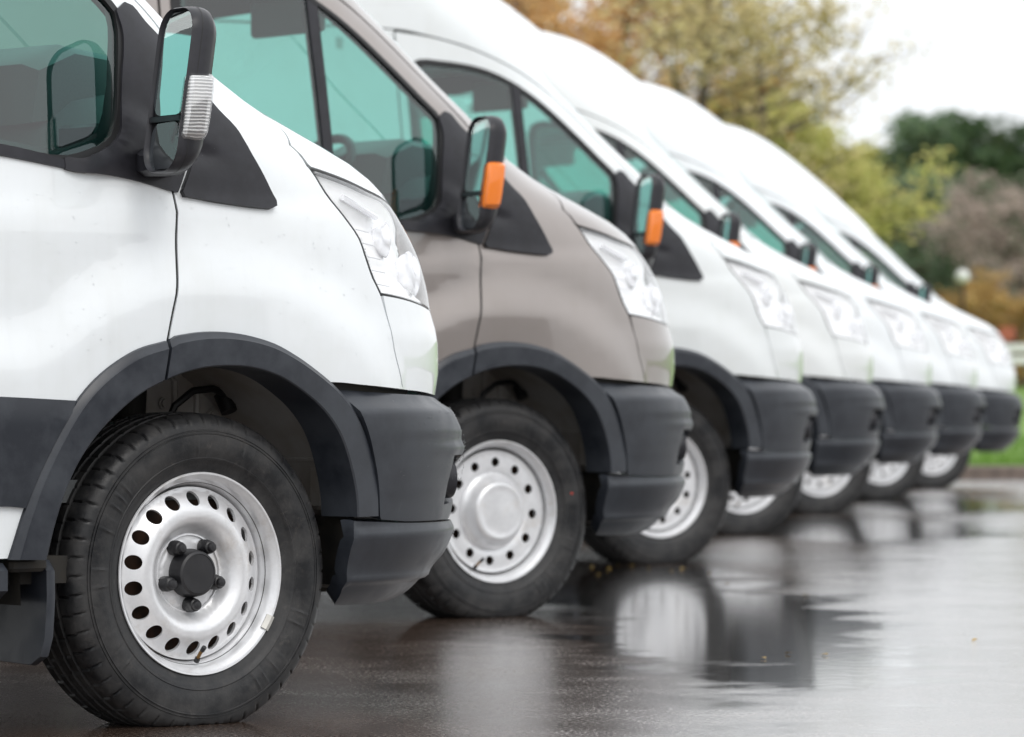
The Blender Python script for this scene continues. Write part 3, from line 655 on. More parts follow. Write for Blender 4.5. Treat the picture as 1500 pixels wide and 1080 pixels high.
# --- door mirror
def mirror(s):
    tau = R(9); O = Vector((-.236, 1.160, 1.412)); tw = Vector((-math.sin(tau), math.cos(tau), 0)); fw = Vector((math.cos(tau), math.sin(tau), 0)); up = Vector((.155, 0, 1)).normalized()
    hw, hh = .080, .184
    def ring(scw, sch, d, dx=0, dz=0, rc=.055, n=7, hw=hw, hh=hh):
        pts = []
        W, H = hw*scw, hh*sch; rc = min(rc, W*.9, H*.9)
        for cx, cz, a0 in ((W-rc, H-rc, 0), (-W+rc, H-rc, 90), (-W+rc, -H+rc, 180), (W-rc, -H+rc, 270)):
            rr = rc if not (a0 in (0,)) else rc
            for i in range(n):
                a = R(a0+90*i/(n-1)); pts.append((cx+rr*math.cos(a)+dx, cz+rr*math.sin(a)+dz))
        return [tuple((O+tw*a+up*b+fw*d)*1.0) for a, b in pts]
    fl = lambda L: [[(p[0], s*p[1], p[2]) for p in r] for r in L]
    rings = [ring(.935,.965,.014), ring(.95,.975,.002), ring(.985,.99,-.002), ring(1.01,1.003,.004), ring(1.02,1.006,.020), ring(1.005,1.0,.036), ring(.95,.975,.052), ring(.80,.90,.068), ring(.45,.65,.076)]
    root = MB().loft(fl(rings), cap0=False).build('door_mirror', M['trim'], van)
    MB().loft(fl([ring(.945,.97,.012), ring(.945,.97,.02)]), cap1=False).build('mirror_back', M['rubber'], root)
    # split line of the housing shell
    MB().loft(fl([ring(1.022,1.008,.0215), ring(1.024,1.009,.0228), ring(1.022,1.008,.024)]), cap0=False, cap1=False).build('housing_seam', M['rubber'], root)
    def pane(z0, z1, nm, dd, tilt):
        pts = []; W = hw*.91; rc = .035
        for cx, cz, a0 in ((W-rc, z1-rc, 0), (-W+rc, z1-rc, 90), (-W+rc, z0+rc, 180), (W-rc, z0+rc, 270)):
            for i in range(6):
                a = R(a0+90*i/5); pts.append((cx+rc*math.cos(a), cz+rc*math.sin(a)))
        L = [[tuple(O+tw*a+up*b+fw*(d+tilt*a)) for a, b in pts] for d in (dd, dd+.004)]
        MB().loft(fl(L)).build(nm, M['mirror'], root, smooth=False)
    pane(-.056, .174, 'mirror_glass', .006, .0); pane(-.176, -.072, 'wide_angle_glass', .006, -.05)
    d_ = MB(); d_.loft(fl([[tuple(O+tw*a+up*b+fw*dd) for a, b in ((-.082,-.070),(.082,-.070),(.082,-.058),(-.082,-.058))] for dd in (.001, .02)])); d_.build('mirror_divider', M['trim'], root)
    # indicator let into the outer edge
    L = []
    for d, o, k in ((.001,-.002,.86),(.003,.010,.97),(.010,.017,1.0),(.045,.019,1.0),(.062,.013,.97),(.070,-.004,.88)):
        zc = -.040; zh = .074*k
        a1 = hw*1.02+o
        L.append([tuple(O+tw*a+up*b+fw*d) for a, b in ((hw*.86,zc-zh),(a1-.02,zc-zh),(a1-.004,zc-zh+.014),(a1,zc-zh*.3),(a1,zc+zh*.4),(a1-.003,zc+zh-.010),(a1-.016,zc+zh),(hw*.86,zc+zh))])
    lamp = MB().loft(fl(L)).build('mirror_lamp', M['amber'], root)
    L = [[(p[0]*1.0, p[1], p[2]) for p in r] for r in L]; c0 = np.mean([p for r in L for p in r], 0)
    L2 = [[tuple(c0+(np.array(p)-c0)*np.array((.90,.93,.93))) for p in r] for r in L]; core = MB().loft(fl(L2)).build('lamp_core', M['core'], root)
    bp = O+tw*(hw*1.02+.010)+up*-.072+fw*.034; MB().lathe([(.001,.018),(.004,.015),(.005,.008),(.005,-.010)], 12, (bp.x, s*bp.y, bp.z), (0,0,1)).build('lamp_bulb', M['bulb'], root)
    # arm to the sail panel
    A = []
    for t, (x, y, z, hx, hz) in enumerate(((-.150,.985,1.265,.055,.035),(-.175,1.04,1.255,.05,.028),(-.185,1.10,1.258,.045,.028),(-.190,1.15,1.275,.04,.02))):
        A.append([(x+a*hx, s*y, z+b*hz) for a, b in ((-1,-.6),(-.6,-1),(.6,-1),(1,-.6),(1,.6),(.6,1),(-.6,1),(-1,.6))])
    MB().loft(A).build('mirror_arm', M['trim'], root)
    return root, lamp
lamps = [mirror(-1), mirror(1)]
# --- interior
di = [(.30,1.37),(.20,1.43),(.02,1.445),(-.11,1.42),(-.20,1.35),(-.24,1.24),(-.20,1.05),(-.12,.90),(-.05,.875),(.40,.875)]
m = MB(); L = []
for y, k in ((-.90,.30),(-.72,.80),(-.3,1),(.3,1),(.72,.80),(.90,.30)): L.append([((x if x < 0 else x*k), y, z-.03*(1-k)) for x, z in di])
m.loft(L); ds = m.build('dashboard', M['interior'], van)
m = MB(); L = []
for y, k in ((-.62,.85),(-.55,1),(-.25,1),(-.18,.85)): L.append([(x, y, 1.38+(z-1.38)*k) for x, z in ((.10,1.40),(.04,1.53),(-.10,1.55),(-.20,1.50),(-.22,1.36))])
m.loft(L); m.build('instrument_hood', M['interior'], ds)
for y in (-.82, -.25, .25, .80): MB().box((-.225, y, 1.31), (.03, .15, .08), ch=.008).build('air_vent', M['trim'], ds)
m = MB(); ctr = Vector((-.36, -.40, 1.40)); ax = Vector((-.80, 0, .60)).normalized(); a = ax.orthogonal().normalized(); b = ax.cross(a)
m.tube([ctr+(a*math.cos(t)+b*math.sin(t))*.19 for t in np.linspace(0, 2*math.pi, 33)], .016, 8, cap=False)
m.tube([ctr-ax*.30, ctr], [.04,.05], 10); m.tube([ctr+b*.19, ctr-ax*.02, ctr-b*.19], [.014,.03,.014], 8); m.tube([ctr-ax*.02, ctr+a*.19], .016, 8)
m.build('steering_wheel', M['trim'], van)
for y, wd in ((-.48,.50),(.42,.86)):
    m = MB(); m.box((-.95, y, .88), (.52, wd, .16), ch=.05); st = m.build('seat', M['seat'], van)
    m = MB(); m.box((0, 0, 0), (.14, wd, .66), ch=.05, mat=Matrix.Translation((-1.23, y, 1.24)) @ Matrix.Rotation(R(-12), 4, 'Y')); m.build('seat_back', M['seat'], st)
    for yy in ([y] if wd < .6 else [y-.22, y+.22]):
        m = MB(); m.box((-1.315, yy, 1.68), (.09, .25, .17), ch=.035); m.tube([(-1.30,yy-.06,1.5),(-1.31,yy-.06,1.65)], .006, 6); m.tube([(-1.30,yy+.06,1.5),(-1.31,yy+.06,1.65)], .006, 6); m.build('headrest', M['seat'], st)
    MB().box((-.95, y, .68), (.45, wd*.8, .26)).build('seat_base', M['interior'], st)
MB().box((-1.50, 0, 1.30), (.03, 1.78, 1.65)).build('bulkhead', M['interior_light'], van)
MB().box((-.70, 0, .53), (1.6, 1.80, .05)).build('cab_floor', M['interior'], van)
m = MB(); m.box((-1.15, 0, 2.15), (.75, 1.50, .03), ch=.01); m.box((-.64,0,2.115),(.26,1.2,.03),ch=.01); m.build('headlining', M['interior_light'], van)
for s in (-1, 1):
    m = MB(); m.loft([[(-1.2,s*y,z) for y,z in ((.955,.60),(.915,.62),(.90,1.24),(.945,1.26))],[(-.30,s*y,z) for y,z in ((.955,.90),(.90,.92),(.89,1.20),(.945,1.22))]]); m.build('door_card', M['interior'], van)
    MB().box((-.42, s*.37, 1.945), (.03, .42, .12), ch=.01).build('sun_visor', M['interior_light'], van)
# --- rear end
m = MB(); L = []
for x, k in ((-4.50,.985),(-4.46,1.0)):
    zs2 = [.42,.9,1.4,1.9,2.3,2.5,2.65,2.78,2.88,2.94]; L.append([(x, -float(W_T(z))*.955*k, z) for z in zs2]+[(x, float(W_T(z))*.955*k, z) for z in zs2[::-1]])
m.loft(L); rd = m.build('rear_doors', M['paint'], van)
MB().box((-4.503, 0, 1.5), (.01, .012, 2.0)).build('door_split', M['liner'], rd)
MB().box((-4.52, .10, 1.15), (.04, .05, .22), ch=.01).build('handle', M['trim'], rd)
m = MB(); m.box((-4.54, 0, .48), (.16, 1.95, .22), ch=.04); m.build('rear_bumper', M['plastic'], van)
for s in (-1, 1): MB().box((-4.47, s*.94, 1.15), (.10, .12, .60), ch=.03).build('tail_lamp', M['redlens'], van)
for s in (-1, 1):
    p = F(u_of(-1.10, 1.12), 1.12); MB().box((-1.10, s*(p[1]+.022), 1.12), (.19, .035, .05), ch=.014).build('door_handle', M['trim'], van)
# ------------------------------------------------------------------ wheels (built about their own centre; outer face towards -y)
def tyre_mesh():
    pr = [(.205,.070),(.222,.092),(.232,.098),(.245,.1035),(.257,.1085),(.2585,.1112),(.2615,.1118),(.263,.1105),(.276,.1140),(.285,.116),(.302,.1165),(.3145,.1152),(.3155,.1168),(.3175,.1168),(.3185,.1142),(.3215,.1136),(.3222,.1152),(.3240,.1150),(.3250,.1126),(.334,.111),(.343,.106),(.351,.099),(.357,.091),(.3605,.083),(.362,.074),
          (.3625,.056),(.3545,.053),(.3545,.047),(.363,.044),(.364,.024),(.356,.021),(.356,.015),(.3645,.012)]
    pr = pr+[(r, -y) for r, y in pr[::-1]]
    NS = 520; k = len(pr); per = 10; rng = random.Random(4)
    V = np.zeros((NS, k, 3)); blocks = [(a, a+rng.uniform(5, 9)) for a in (62, 72, 88, 133, 143, 153, 176, 205, 214, 300, 312, 335)]
    for i in range(NS):
        a = 2*math.pi*i/NS; ph = i % per; deg = math.degrees(a)
        inb = any(b0 < deg < b1 for b0, b1 in blocks); edge = any(abs(deg-b0) < .6 or abs(deg-b1) < .6 for b0, b1 in blocks)
        for j, (r, y) in enumerate(pr):
            rr, yy = r, y
            if r > .338 and abs(y) > .05:                       # shoulder lugs, swept back towards the sidewall
                q = (ph + (0 if abs(y) < .09 else 1)) % per
                if q == 0: rr -= .0050 if r > .349 else .0028; yy -= math.copysign(.0030, y)
            elif r > .352 and abs(y) <= .05 and ph == (2 if y > 0 else 5): rr -= .0025
            if .270 < r < .310 and y > 0 and inb: yy += .0008 if not edge else .0022
            V[i, j] = (rr*math.cos(a), -yy, rr*math.sin(a))
    P = V.reshape(-1, 3); lim = -.3395
    low = P[:, 2] < lim
    bul = np.clip((-.30-P[:, 2])/.06, 0, 1); P[:, 1] *= 1+.05*bul*(np.abs(P[:, 1]) > .06)
    P[low, 2] = lim+(P[low, 2]-lim)*.06
    f = []
    for i in range(NS):
        i2 = (i+1) % NS
        for j in range(k-1): f.append((i*k+j, i*k+j+1, i2*k+j+1, i2*k+j))
    me = mesh('tyre', P, f, True); me.materials.append(M['tyre'])
    import bmesh
    bm = bmesh.new(); bm.from_mesh(me); bmesh.ops.recalc_face_normals(bm, faces=bm.faces); bm.to_mesh(me); bm.free(); me.set_sharp_from_angle(angle=R(50))
    return me
def disc_patch(prof, r0, r1, holes, nm):
    """pressed steel disc with punched holes: depth y given by the profile of the radius"""
    f = pchip([p[0] for p in prof], [p[1] for p in prof])
    def loop(cx, cz, r, n): return np.array([(cx+r*math.cos(2*math.pi*i/n), cz+r*math.sin(2*math.pi*i/n)) for i in range(n)])
    def fn(x, z): return np.stack([x, f(np.hypot(x, z)), z], -1)
    def nf(x, z):
        r = np.hypot(x, z)+1e-9; d = (f(r+1e-3)-f(r-1e-3))/2e-3
        n = np.stack([-d*x/r, np.ones_like(r), -d*z/r], -1); return n/np.linalg.norm(n, axis=-1, keepdims=True)
    d = patch_data(loop(0, 0, r1, 120), holes=[loop(*h, 22) for h in holes], grid=.0075, flange=.006, edge=.001, fn=fn, nfn=nf)
    me = mesh(nm, d[0], d[1], True, d[2]); return me
# rim barrel + lip (radius, outward)
barrel = [(.205,.062),(.2262,.0935),(.2295,.0985),(.2285,.1015),(.2245,.1010),(.2200,.0945),(.2135,.090),(.2100,.082),(.2070,.074),(.2040,.064),(.2000,.052),(.1930,.035),(.190,0),(.190,-.06),(.20,-.075),(.222,-.095)]
def lathe_mesh(nm, prof, mat, n=96):
    m = MB().lathe(prof, n, (0, 0, 0), (0, -1, 0)); o = m.build(nm, mat); me = o.data; bpy.data.objects.remove(o); return me
WM = {}
WM['tyre'] = tyre_mesh()
WM['rim'] = lathe_mesh('wheel_rim', barrel, M['rim'], 128)
ring_r = .1625
prof1 = [(0,.052),(.072,.052),(.079,.050),(.087,.0505),(.096,.058),(.108,.073),(.120,.083),(.132,.0875),(.144,.0865),(.156,.0810),(.168,.0725),(.180,.0630),(.189,.0575),(.1955,.0570)]
prof2 = [(0,.055),(.110,.055),(.124,.060),(.136,.0645),(.150,.0665),(.166,.0665),(.180,.0660),(.190,.067),(.1955,.069)]
ring_r = .1695
WM['disc1'] = disc_patch(prof1, 0, .1955, [(ring_r*math.cos(R(10+20*i)), ring_r*math.sin(R(10+20*i)), .0166) for i in range(18)], 'wheel_disc')
WM['disc2'] = disc_patch(prof2, 0, .1955, [(.1585*math.cos(R(21+30*i)), .1585*math.sin(R(21+30*i)), .0155) for i in range(12)], 'wheel_disc')
for k in ('disc1', 'disc2'): WM[k].materials.append(M['rim'])
WM['cap1'] = lathe_mesh('hub_cap', [(.055,.045),(.0555,.062),(.053,.066),(.0525,.083),(.050,.089),(.0445,.092),(.0435,.0905),(.041,.0905),(.0001,.0910)], M['capblack'], 48)
WM['cap2'] = lathe_mesh('hub_cap', [(.124,.058),(.123,.065),(.115,.071),(.106,.082),(.101,.096),(.096,.106),(.089,.1115),(.083,.1125),(.078,.1105),(.060,.1115),(.0001,.113)], M['rim'], 72)
WM['seamring'] = lathe_mesh('hub_flange', [(.090,.0515),(.089,.0535),(.086,.0540),(.084,.0510)], M['rim'], 72)
nutp = [(.0175,.056),(.0175,.073),(.0165,.076),(.0150,.078),(.0145,.086),(.0130,.0875),(.0115,.0885),(.0110,.094),(.008,.0975),(.0001,.0985)]
WM['nut'] = lathe_mesh('wheel_nut', nutp, M['capblack'], 18)
WM['drum'] = lathe_mesh('brake_disc', [(.188,.030),(.14,.020),(.05,.014),(.001,.014)], M['rust'], 40)
o = MB().tube([(0,-.084,-.196),(0,-.096,-.180),(0,-.106,-.171)], [.0042,.0042,.0042], 8).build('v', M['brass']); WM['valve'] = o.data; bpy.data.objects.remove(o)
o = MB().tube([(0,-.104,-.1735),(0,-.113,-.1645)], .0055, 8).tube([(0,-.082,-.199),(0,-.088,-.190)], .0065, 8).build('v', M['capblack']); WM['valvecap'] = o.data; bpy.data.objects.remove(o)
m = MB(); L = []
for a in np.linspace(R(-36), R(-27), 6):
    L.append([(r*math.cos(a), -y, r*math.sin(a)) for r, y in ((.215,.094),(.2215,.100),(.2305,.1005),(.2315,.104),(.2235,.105),(.2135,.098))])
o = m.loft(L).build('w', M['lead']); WM['weight'] = o.data; bpy.data.objects.remove(o)
o = MB().lathe([(.0045,0),(.0042,.0012),(.0001,.0014)], 12, (0,0,0), (0,-1,0)).build('d', M['red']); WM['dot'] = o.data; bpy.data.objects.remove(o)
def wheel(parent, x, side, kind, spin, dots=()):
    """one road wheel: steel rim carrying its disc, tyre, cap and nuts"""
    w_ = link('wheel', WM['rim'], None, parent, (x, side*.866, .340), (0, 0, 0 if side < 0 else math.pi))
    w_.rotation_euler = (0, spin if side < 0 else -spin, 0 if side < 0 else math.pi)
    ty = link('tyre', WM['tyre'], None, w_); ty.rotation_euler = (0, -spin if side < 0 else spin, 0)
    link('wheel_disc', WM['disc%d' % kind], None, w_); link('hub_cap', WM['cap%d' % kind], None, w_); link('brake_disc', WM['drum'], None, w_)
    if kind == 1:
        link('hub_flange', WM['seamring'], None, w_)
        for i in range(5):
            a = R(54+72*i+0); link('wheel_nut', WM['nut'], None, w_, (.0715*math.cos(a), .006, .0715*math.sin(a)), (0, 0, 0))
        link('balance_weight', WM['weight'], None, w_)
    link('valve', WM['valve'], None, w_); link('valve_cap', WM['valvecap'], None, w_)
    for (a, r, mat) in dots:
        o = link('paint_dot', WM['dot'], None, w_, (r*math.cos(R(a)), -.1150, r*math.sin(R(a))))
        o.material_slots[0].link = 'OBJECT'; o.material_slots[0].material = M[mat]
    return w_
# ------------------------------------------------------------------ the row of seven vans
F_PX, HZ, CZ, Z1 = 6800.0, 535.0, .81, 10.45
def drop(y): return -.0088*max(0., y-17.0) if y < 19 else -.0176-.0088*(y-19)
TAUPE = (.315, .280, .262, .68); WHITE = (.785, .82, .84, 0); GREYW = (.70, .73, .735, 0); PEARL = (.73, .755, .755, 0)
ROW = [  # bay x of the wheel face, distance, heading, paint
    (-.6946, 10.45, 41.0, WHITE, 'white van with black hub cap and clear mirror lamp, nearest in the row'),
    (-.037, 14.89, 35.75, TAUPE, 'taupe brown van parked between the nearest white van and a grey-white one'),
    (.627, 19.33, 32.0, GREYW, 'high-roof grey-white van parked right beside the taupe brown van'),
    (1.19, 23.72, 25.5, PEARL, 'pearl white van, fourth in the row counted from the camera'),
    (1.88, 28.21, 23.5, WHITE, 'bright white van, third from the far end of the row'),
    (2.60, 32.60, 23.5, WHITE, 'bright white van standing second from the far end of the row'),
    (3.369, 37.10, 23.5, WHITE, 'white van at the far end of the row, nearest the grass')]
def copy_tree(o, parent):
    c = o.copy(); col.objects.link(c); c.parent = parent
    for ch in o.children: copy_tree(ch, c)
    return c
roots = [van]+[empty('parked_van') for _ in ROW[1:]]
kids = list(van.children)
for i, rt in enumerate(roots):
    if i:
        for k in kids: copy_tree(k, rt)
for i, ((x, y, a, paint_c, lab), rt) in enumerate(zip(ROW, roots)):
    a = R(a); rt.location = (x-.975*math.sin(a), y+.975*math.cos(a), drop(y)); rt.rotation_euler = (0, 0, a)
    tag(rt, lab, 'van', 'vans parked in a slanted row')
    for o in rt.children_recursive: o.color = paint_c
    kind = 1 if i == 0 else 2
    ride = (0, .000, .020, .044, .052, .054, .034)[i]          # unladen vans stand a little higher on their springs
    rt.location.z += ride
    sp = [0, 25, 40, 10, 77, 130, 200][i]
    dots = [[(-83, .300, 'red')], [(36, .285, 'red'), (30, .300, 'blue')], [(-150, .300, 'blue')], [], [], [], []][i]
    for sx in (0, -3.3):
        for sd in (-1, 1): wheel(rt, sx, sd, kind, R(sp), dots if (sx == 0 and sd == -1) else ()).location.z -= ride
    if i == 0:
        for o in rt.children_recursive:
            if o.name.startswith('mirror_lamp'):
                o.material_slots[0].link = 'OBJECT'; o.material_slots[0].material = M['clearlamp']; o['label'] = 'clear indicator lamp'

# rain beads left on the nearest van
rng = random.Random(12); db = MB()
def bead(p, n, r):
    n = Vector(n).normalized(); a = n.orthogonal().normalized(); b = n.cross(a); k = len(db.v)
    for rr, hh in ((1, 0), (.75, .45), (0.02, .62)):
        for j in range(6):
            t = j*math.pi/3; db.v.append(tuple(Vector(p)+(a*math.cos(t)+b*math.sin(t))*r*rr+n*r*hh))
    for i in range(2):
        for j in range(6): db.f.append((k+i*6+j, k+i*6+(j+1) % 6, k+i*6+6+(j+1) % 6, k+i*6+6+j))
for i in range(420):
    if i < 150: u, z, sf, of = rng.uniform(.42, .95), rng.uniform(.50, .73), 'b', .001
    elif i < 330: u, z, sf, of = rng.uniform(-.6, .5), rng.uniform(.82, 1.2), 'body', .0005
    else: u, z, sf, of = rng.uniform(-.05, .22), rng.uniform(1.18, 1.34), 'body', .012
    if sf == 'body' and math.hypot(float(F(u, z)[0]), z-.34) < .56: continue
    p = F(u, z, sf); n = normal(u, z, sf); p = p+n*of
    bead((p[0], -p[1], p[2]), (n[0], -n[1], n[2]), rng.uniform(.0010, .0024))
bd = simple('water_bead', (.02, .02, .02), .03)
bd.node_tree.nodes['Principled BSDF'].inputs['Transmission Weight'].default_value = 1; bd.node_tree.nodes['Principled BSDF'].inputs['IOR'].default_value = 1.33
bd.node_tree.nodes['Principled BSDF'].inputs['Base Color'].default_value = (1, 1, 1, 1)
tag(link('rain_drops', mesh('rain_drops', db.v, db.f, True), bd, van), kind='stuff')
# ------------------------------------------------------------------ ground
def gz(y): return drop(y) if y < 41.5 else drop(41.5)
ys = [-80,-40,-15,0,6,9,12,15,16,17,18,19,21,24,28,32,36,39,41.6]; xs = [-120,-60,-25,-10,-4,0,4,10,25,60,120]
gv = [(x, y, gz(y)) for y in ys for x in xs]; nx = len(xs)
gf = [(j*nx+i, j*nx+i+1, (j+1)*nx+i+1, (j+1)*nx+i) for j in range(len(ys)-1) for i in range(nx-1)]
def asphalt():
    m = bpy.data.materials.new('wet_asphalt'); nt, b = nodes(m); L = nt.links.new
    t = nt.nodes.new('ShaderNodeTexCoord'); P = t.outputs['Object']
    grain = noise(nt, 95, 4, P, .75); coarse = noise(nt, 30, 4, P, .7)
    base = ramp(nt, grain, .38, (.022, .012, .007), .64, (.135, .084, .058))
    # standing water: a few hollows of their own outline, frayed by noise
    fray = noise(nt, 1.7, 5, P, .6); wide = noise(nt, .5, 3, P, .5)
    acc = None
    for cx, cy, rx, ry in PUDDLES:
        mp = nt.nodes.new('ShaderNodeMapping'); mp.inputs['Location'].default_value = (-cx/rx, -cy/ry, 0); mp.inputs['Scale'].default_value = (1/rx, 1/ry, 0)
        L(P, mp.inputs['Vector']); ln = nt.nodes.new('ShaderNodeVectorMath'); ln.operation = 'LENGTH'; L(mp.outputs[0], ln.inputs[0])
        if acc is None: acc = ln.outputs['Value']
        else:
            mn = nt.nodes.new('ShaderNodeMath'); mn.operation = 'MINIMUM'; L(acc, mn.inputs[0]); L(ln.outputs['Value'], mn.inputs[1]); acc = mn.outputs[0]
    f1 = nt.nodes.new('ShaderNodeMath'); f1.operation = 'MULTIPLY_ADD'; f1.inputs[1].default_value = 2.2; L(fray, f1.inputs[0]); L(acc, f1.inputs[2])
    wet = ramp(nt, f1.outputs[0], .0, (1, 1, 1), 1.0, (0, 0, 0))
    mr = nt.nodes.new('ShaderNodeMapRange'); mr.inputs['From Min'].default_value = 1.85; mr.inputs['From Max'].default_value = 2.25
    mr.inputs['To Min'].default_value = 1; mr.inputs['To Max'].default_value = 0; L(f1.outputs[0], mr.inputs['Value']); wet = mr.outputs[0]
    mx = nt.nodes.new('ShaderNodeMixRGB'); mx.inputs[2].default_value = (.018, .013, .011, 1)
    L(wet, mx.inputs[0]); L(base, mx.inputs[1]); L(mx.outputs[0], b.inputs['Base Color'])
    # damp film: rougher where the stones stand clear of it
    film = noise(nt, 2.6, 6, P, .62, .5); damp = ramp(nt, film, .34, (.15,)*3, .70, (.25,)*3)
    r = nt.nodes.new('ShaderNodeMixRGB'); r.inputs[2].default_value = (.09,)*3+(1,)
    dg_ = nt.nodes.new('ShaderNodeMath'); dg_.operation = 'MULTIPLY_ADD'; dg_.inputs[1].default_value = .8; L(grain, dg_.inputs[0]); dm_ = nt.nodes.new('ShaderNodeMath'); dm_.operation = 'SUBTRACT'; dm_.inputs[1].default_value = .40; L(damp, dg_.inputs[2]); L(dg_.outputs[0], dm_.inputs[0])
    L(wet, r.inputs[0]); L(dm_.outputs[0], r.inputs[1]); L(r.outputs[0], b.inputs['Roughness'])
    b.inputs['IOR'].default_value = 1.8; b.inputs['Coat Weight'].default_value = 1.0; b.inputs['Coat IOR'].default_value = 1.8; L(r.outputs[0], b.inputs['Coat Roughness'])
    rip = noise(nt, 15, 3, P, .5)
    h2 = nt.nodes.new('ShaderNodeMath'); h2.operation = 'ADD'; L(coarse, h2.inputs[0]); L(grain, h2.inputs[1])
    hm = nt.nodes.new('ShaderNodeMixRGB'); L(wet, hm.inputs[0]); L(h2.outputs[0], hm.inputs[1]); L(rip, hm.inputs[2])
    st = nt.nodes.new('ShaderNodeMath'); st.operation = 'MULTIPLY_ADD'; st.inputs[1].default_value = -.01; st.inputs[2].default_value = .12
    L(wet, st.inputs[0])
    bn = nt.nodes.new('ShaderNodeBump'); bn.inputs['Distance'].default_value = .004
    L(st.outputs[0], bn.inputs['Strength']); L(hm.outputs[0], bn.inputs['Height']); L(bn.outputs[0], b.inputs['Normal']); L(bn.outputs[0], b.inputs['Coat Normal'])
    return m
PUDDLES = [(.68, 14.4, .50, 3.2), (.25, 18.0, .6, 2.2), (1.9, 25, .7, 2.6), (2.9, 31, .6, 2.4), (-2.6, 13, .7, 2)]
g = link('wet_asphalt', mesh('wet_asphalt', gv, gf, True), asphalt()); tag(g, kind='structure')
# grass beyond the kerb
def hill(x, y): return gz(41.6)+.05+.0125*max(0, y-48)+.00004*max(0, y-48)**2
gy = [42.0,44,48,55,65,80,100,130,180,260,420]; gx = [-260,-120,-60,-30,-10,0,10,30,60,120,260]
hv = [(x, y, hill(x, y)) for y in gy for x in gx]; n2 = len(gx)
hf = [(j*n2+i, j*n2+i+1, (j+1)*n2+i+1, (j+1)*n2+i) for j in range(len(gy)-1) for i in range(n2-1)]
m = bpy.data.materials.new('lawn'); nt_, b = nodes(m)
c = ramp(nt_, noise(nt_, 1.2, 6), .3, (.085, .17, .02), .7, (.15, .26, .035)); nt_.links.new(c, b.inputs['Base Color']); b.inputs['Roughness'].default_value = .9
gr_ = link('lawn', mesh('lawn', hv, hf, True), m); tag(gr_, kind='structure')
bl_ = []
rng = random.Random(7); gv_, gf_ = [], []
for i in range(26000):
    x = rng.uniform(-2, 9.5); y = 42.0+ (rng.random()**1.6)*14; z = hill(x, y); h = rng.uniform(.04, .11); a = rng.uniform(0, 6.28); wd = .008
    lx, ly = rng.gauss(0, .03), rng.gauss(0, .03); k = len(gv_)
    gv_ += [(x-wd*math.cos(a), y-wd*math.sin(a), z-.01), (x+wd*math.cos(a), y+wd*math.sin(a), z-.01), (x+lx, y+ly, z+h)]; gf_.append((k, k+1, k+2))
def leaf_mat(name, cols, rough=.6, trans=.3):
    m = bpy.data.materials.new(name); nt, b = nodes(m)
    ge = nt.nodes.new('ShaderNodeNewGeometry'); r = nt.nodes.new('ShaderNodeValToRGB'); e = r.color_ramp.elements
    e[0].color = (*cols[0], 1); e[1].color = (*cols[-1], 1); e[0].position = 0; e[1].position = 1
    for i, c in enumerate(cols[1:-1]): q = e.new((i+1)/(len(cols)-1)); q.color = (*c, 1)
    nt.links.new(ge.outputs['Random Per Island'], r.inputs['Fac']); nt.links.new(r.outputs[0], b.inputs['Base Color'])
    b.inputs['Roughness'].default_value = rough
    tr = nt.nodes.new('ShaderNodeBsdfTranslucent'); mx = nt.nodes.new('ShaderNodeMixShader'); mx.inputs[0].default_value = trans
    nt.links.new(r.outputs[0], tr.inputs[0]); nt.links.new(b.outputs[0], mx.inputs[1]); nt.links.new(tr.outputs[0], mx.inputs[2])
    nt.links.new(mx.outputs[0], nt.nodes['Material Output'].inputs['Surface']); return m
o = link('grass', mesh('grass', gv_, gf_, False), leaf_mat('grass_blades', [(.07,.16,.015),(.12,.24,.025),(.18,.30,.05)])); tag(o, kind='stuff')
# kerb of separate stones
km = simple('kerb_stone', (.16, .125, .105), .7, var=.3, nscale=8)
kb = MB().box((0, 0, 0), (.985, .22, .20), ch=.015).build('kerb_stone', km)
kroot = empty('kerb', (0, 41.72, gz(41.6)+.02)); tag(kroot, kind='structure'); kb.parent = kroot
kb.location = (-3.5, 0, 0)
for i in range(1, 16):
    c = kb.copy(); col.objects.link(c); c.parent = kroot; c.location = (-3.5+i*1.0, random.Random(i).uniform(-.008, .008), random.Random(i+50).uniform(-.006, .006))
for s_, x0, x1 in ((-1, -120, -4), (1, 12, 120)):
    o = MB().box(((x0+x1)/2, 41.72, gz(41.6)+.02), (x1-x0, .22, .20), ch=.015).build('kerb_run', km); tag(o, kind='structure')
# fallen leaves
lm = leaf_mat('fallen_leaf', [(.30,.17,.03),(.36,.24,.05),(.22,.11,.02)], trans=0)
def leaf_mesh():
    p = [(-.5,0,.0),(-.2,.28,.1),(.2,.24,.14),(.5,0,.05),(.2,-.24,.12),(-.2,-.28,.08)]
    me = mesh('fallen_leaf', [(x*.026, y*.026, z*.025) for x, y, z in p], [(0,1,2,3),(0,3,4,5)], True); me.materials.append(lm); return me
LM = leaf_mesh(); rng = random.Random(3)
for i, (px, py) in enumerate([(866,832),(893,835),(905,828),(925,830),(950,833),(962,826),(985,838),(1000,835),(1040,842),(1118,975),(1155,968),(1208,970),(1428,948),(876,846),(1065,860),(1180,880)]):
    d = (CZ-gz(19))*F_PX/(py-HZ); x = (px-750)/F_PX*d
    o = link('fallen_leaf', LM, None, None, (x, d, gz(d)+.003), (rng.uniform(-.2,.2), rng.uniform(-.2,.2), rng.uniform(0, 6)))
    o.scale = (1, 1, 1); tag(o, ('small yellow-brown leaf on wet asphalt beside the front tyre of the third van' if py < 850 else 'small brown leaf lying alone out on the open wet asphalt'), 'leaf', 'fallen leaves on the wet asphalt')
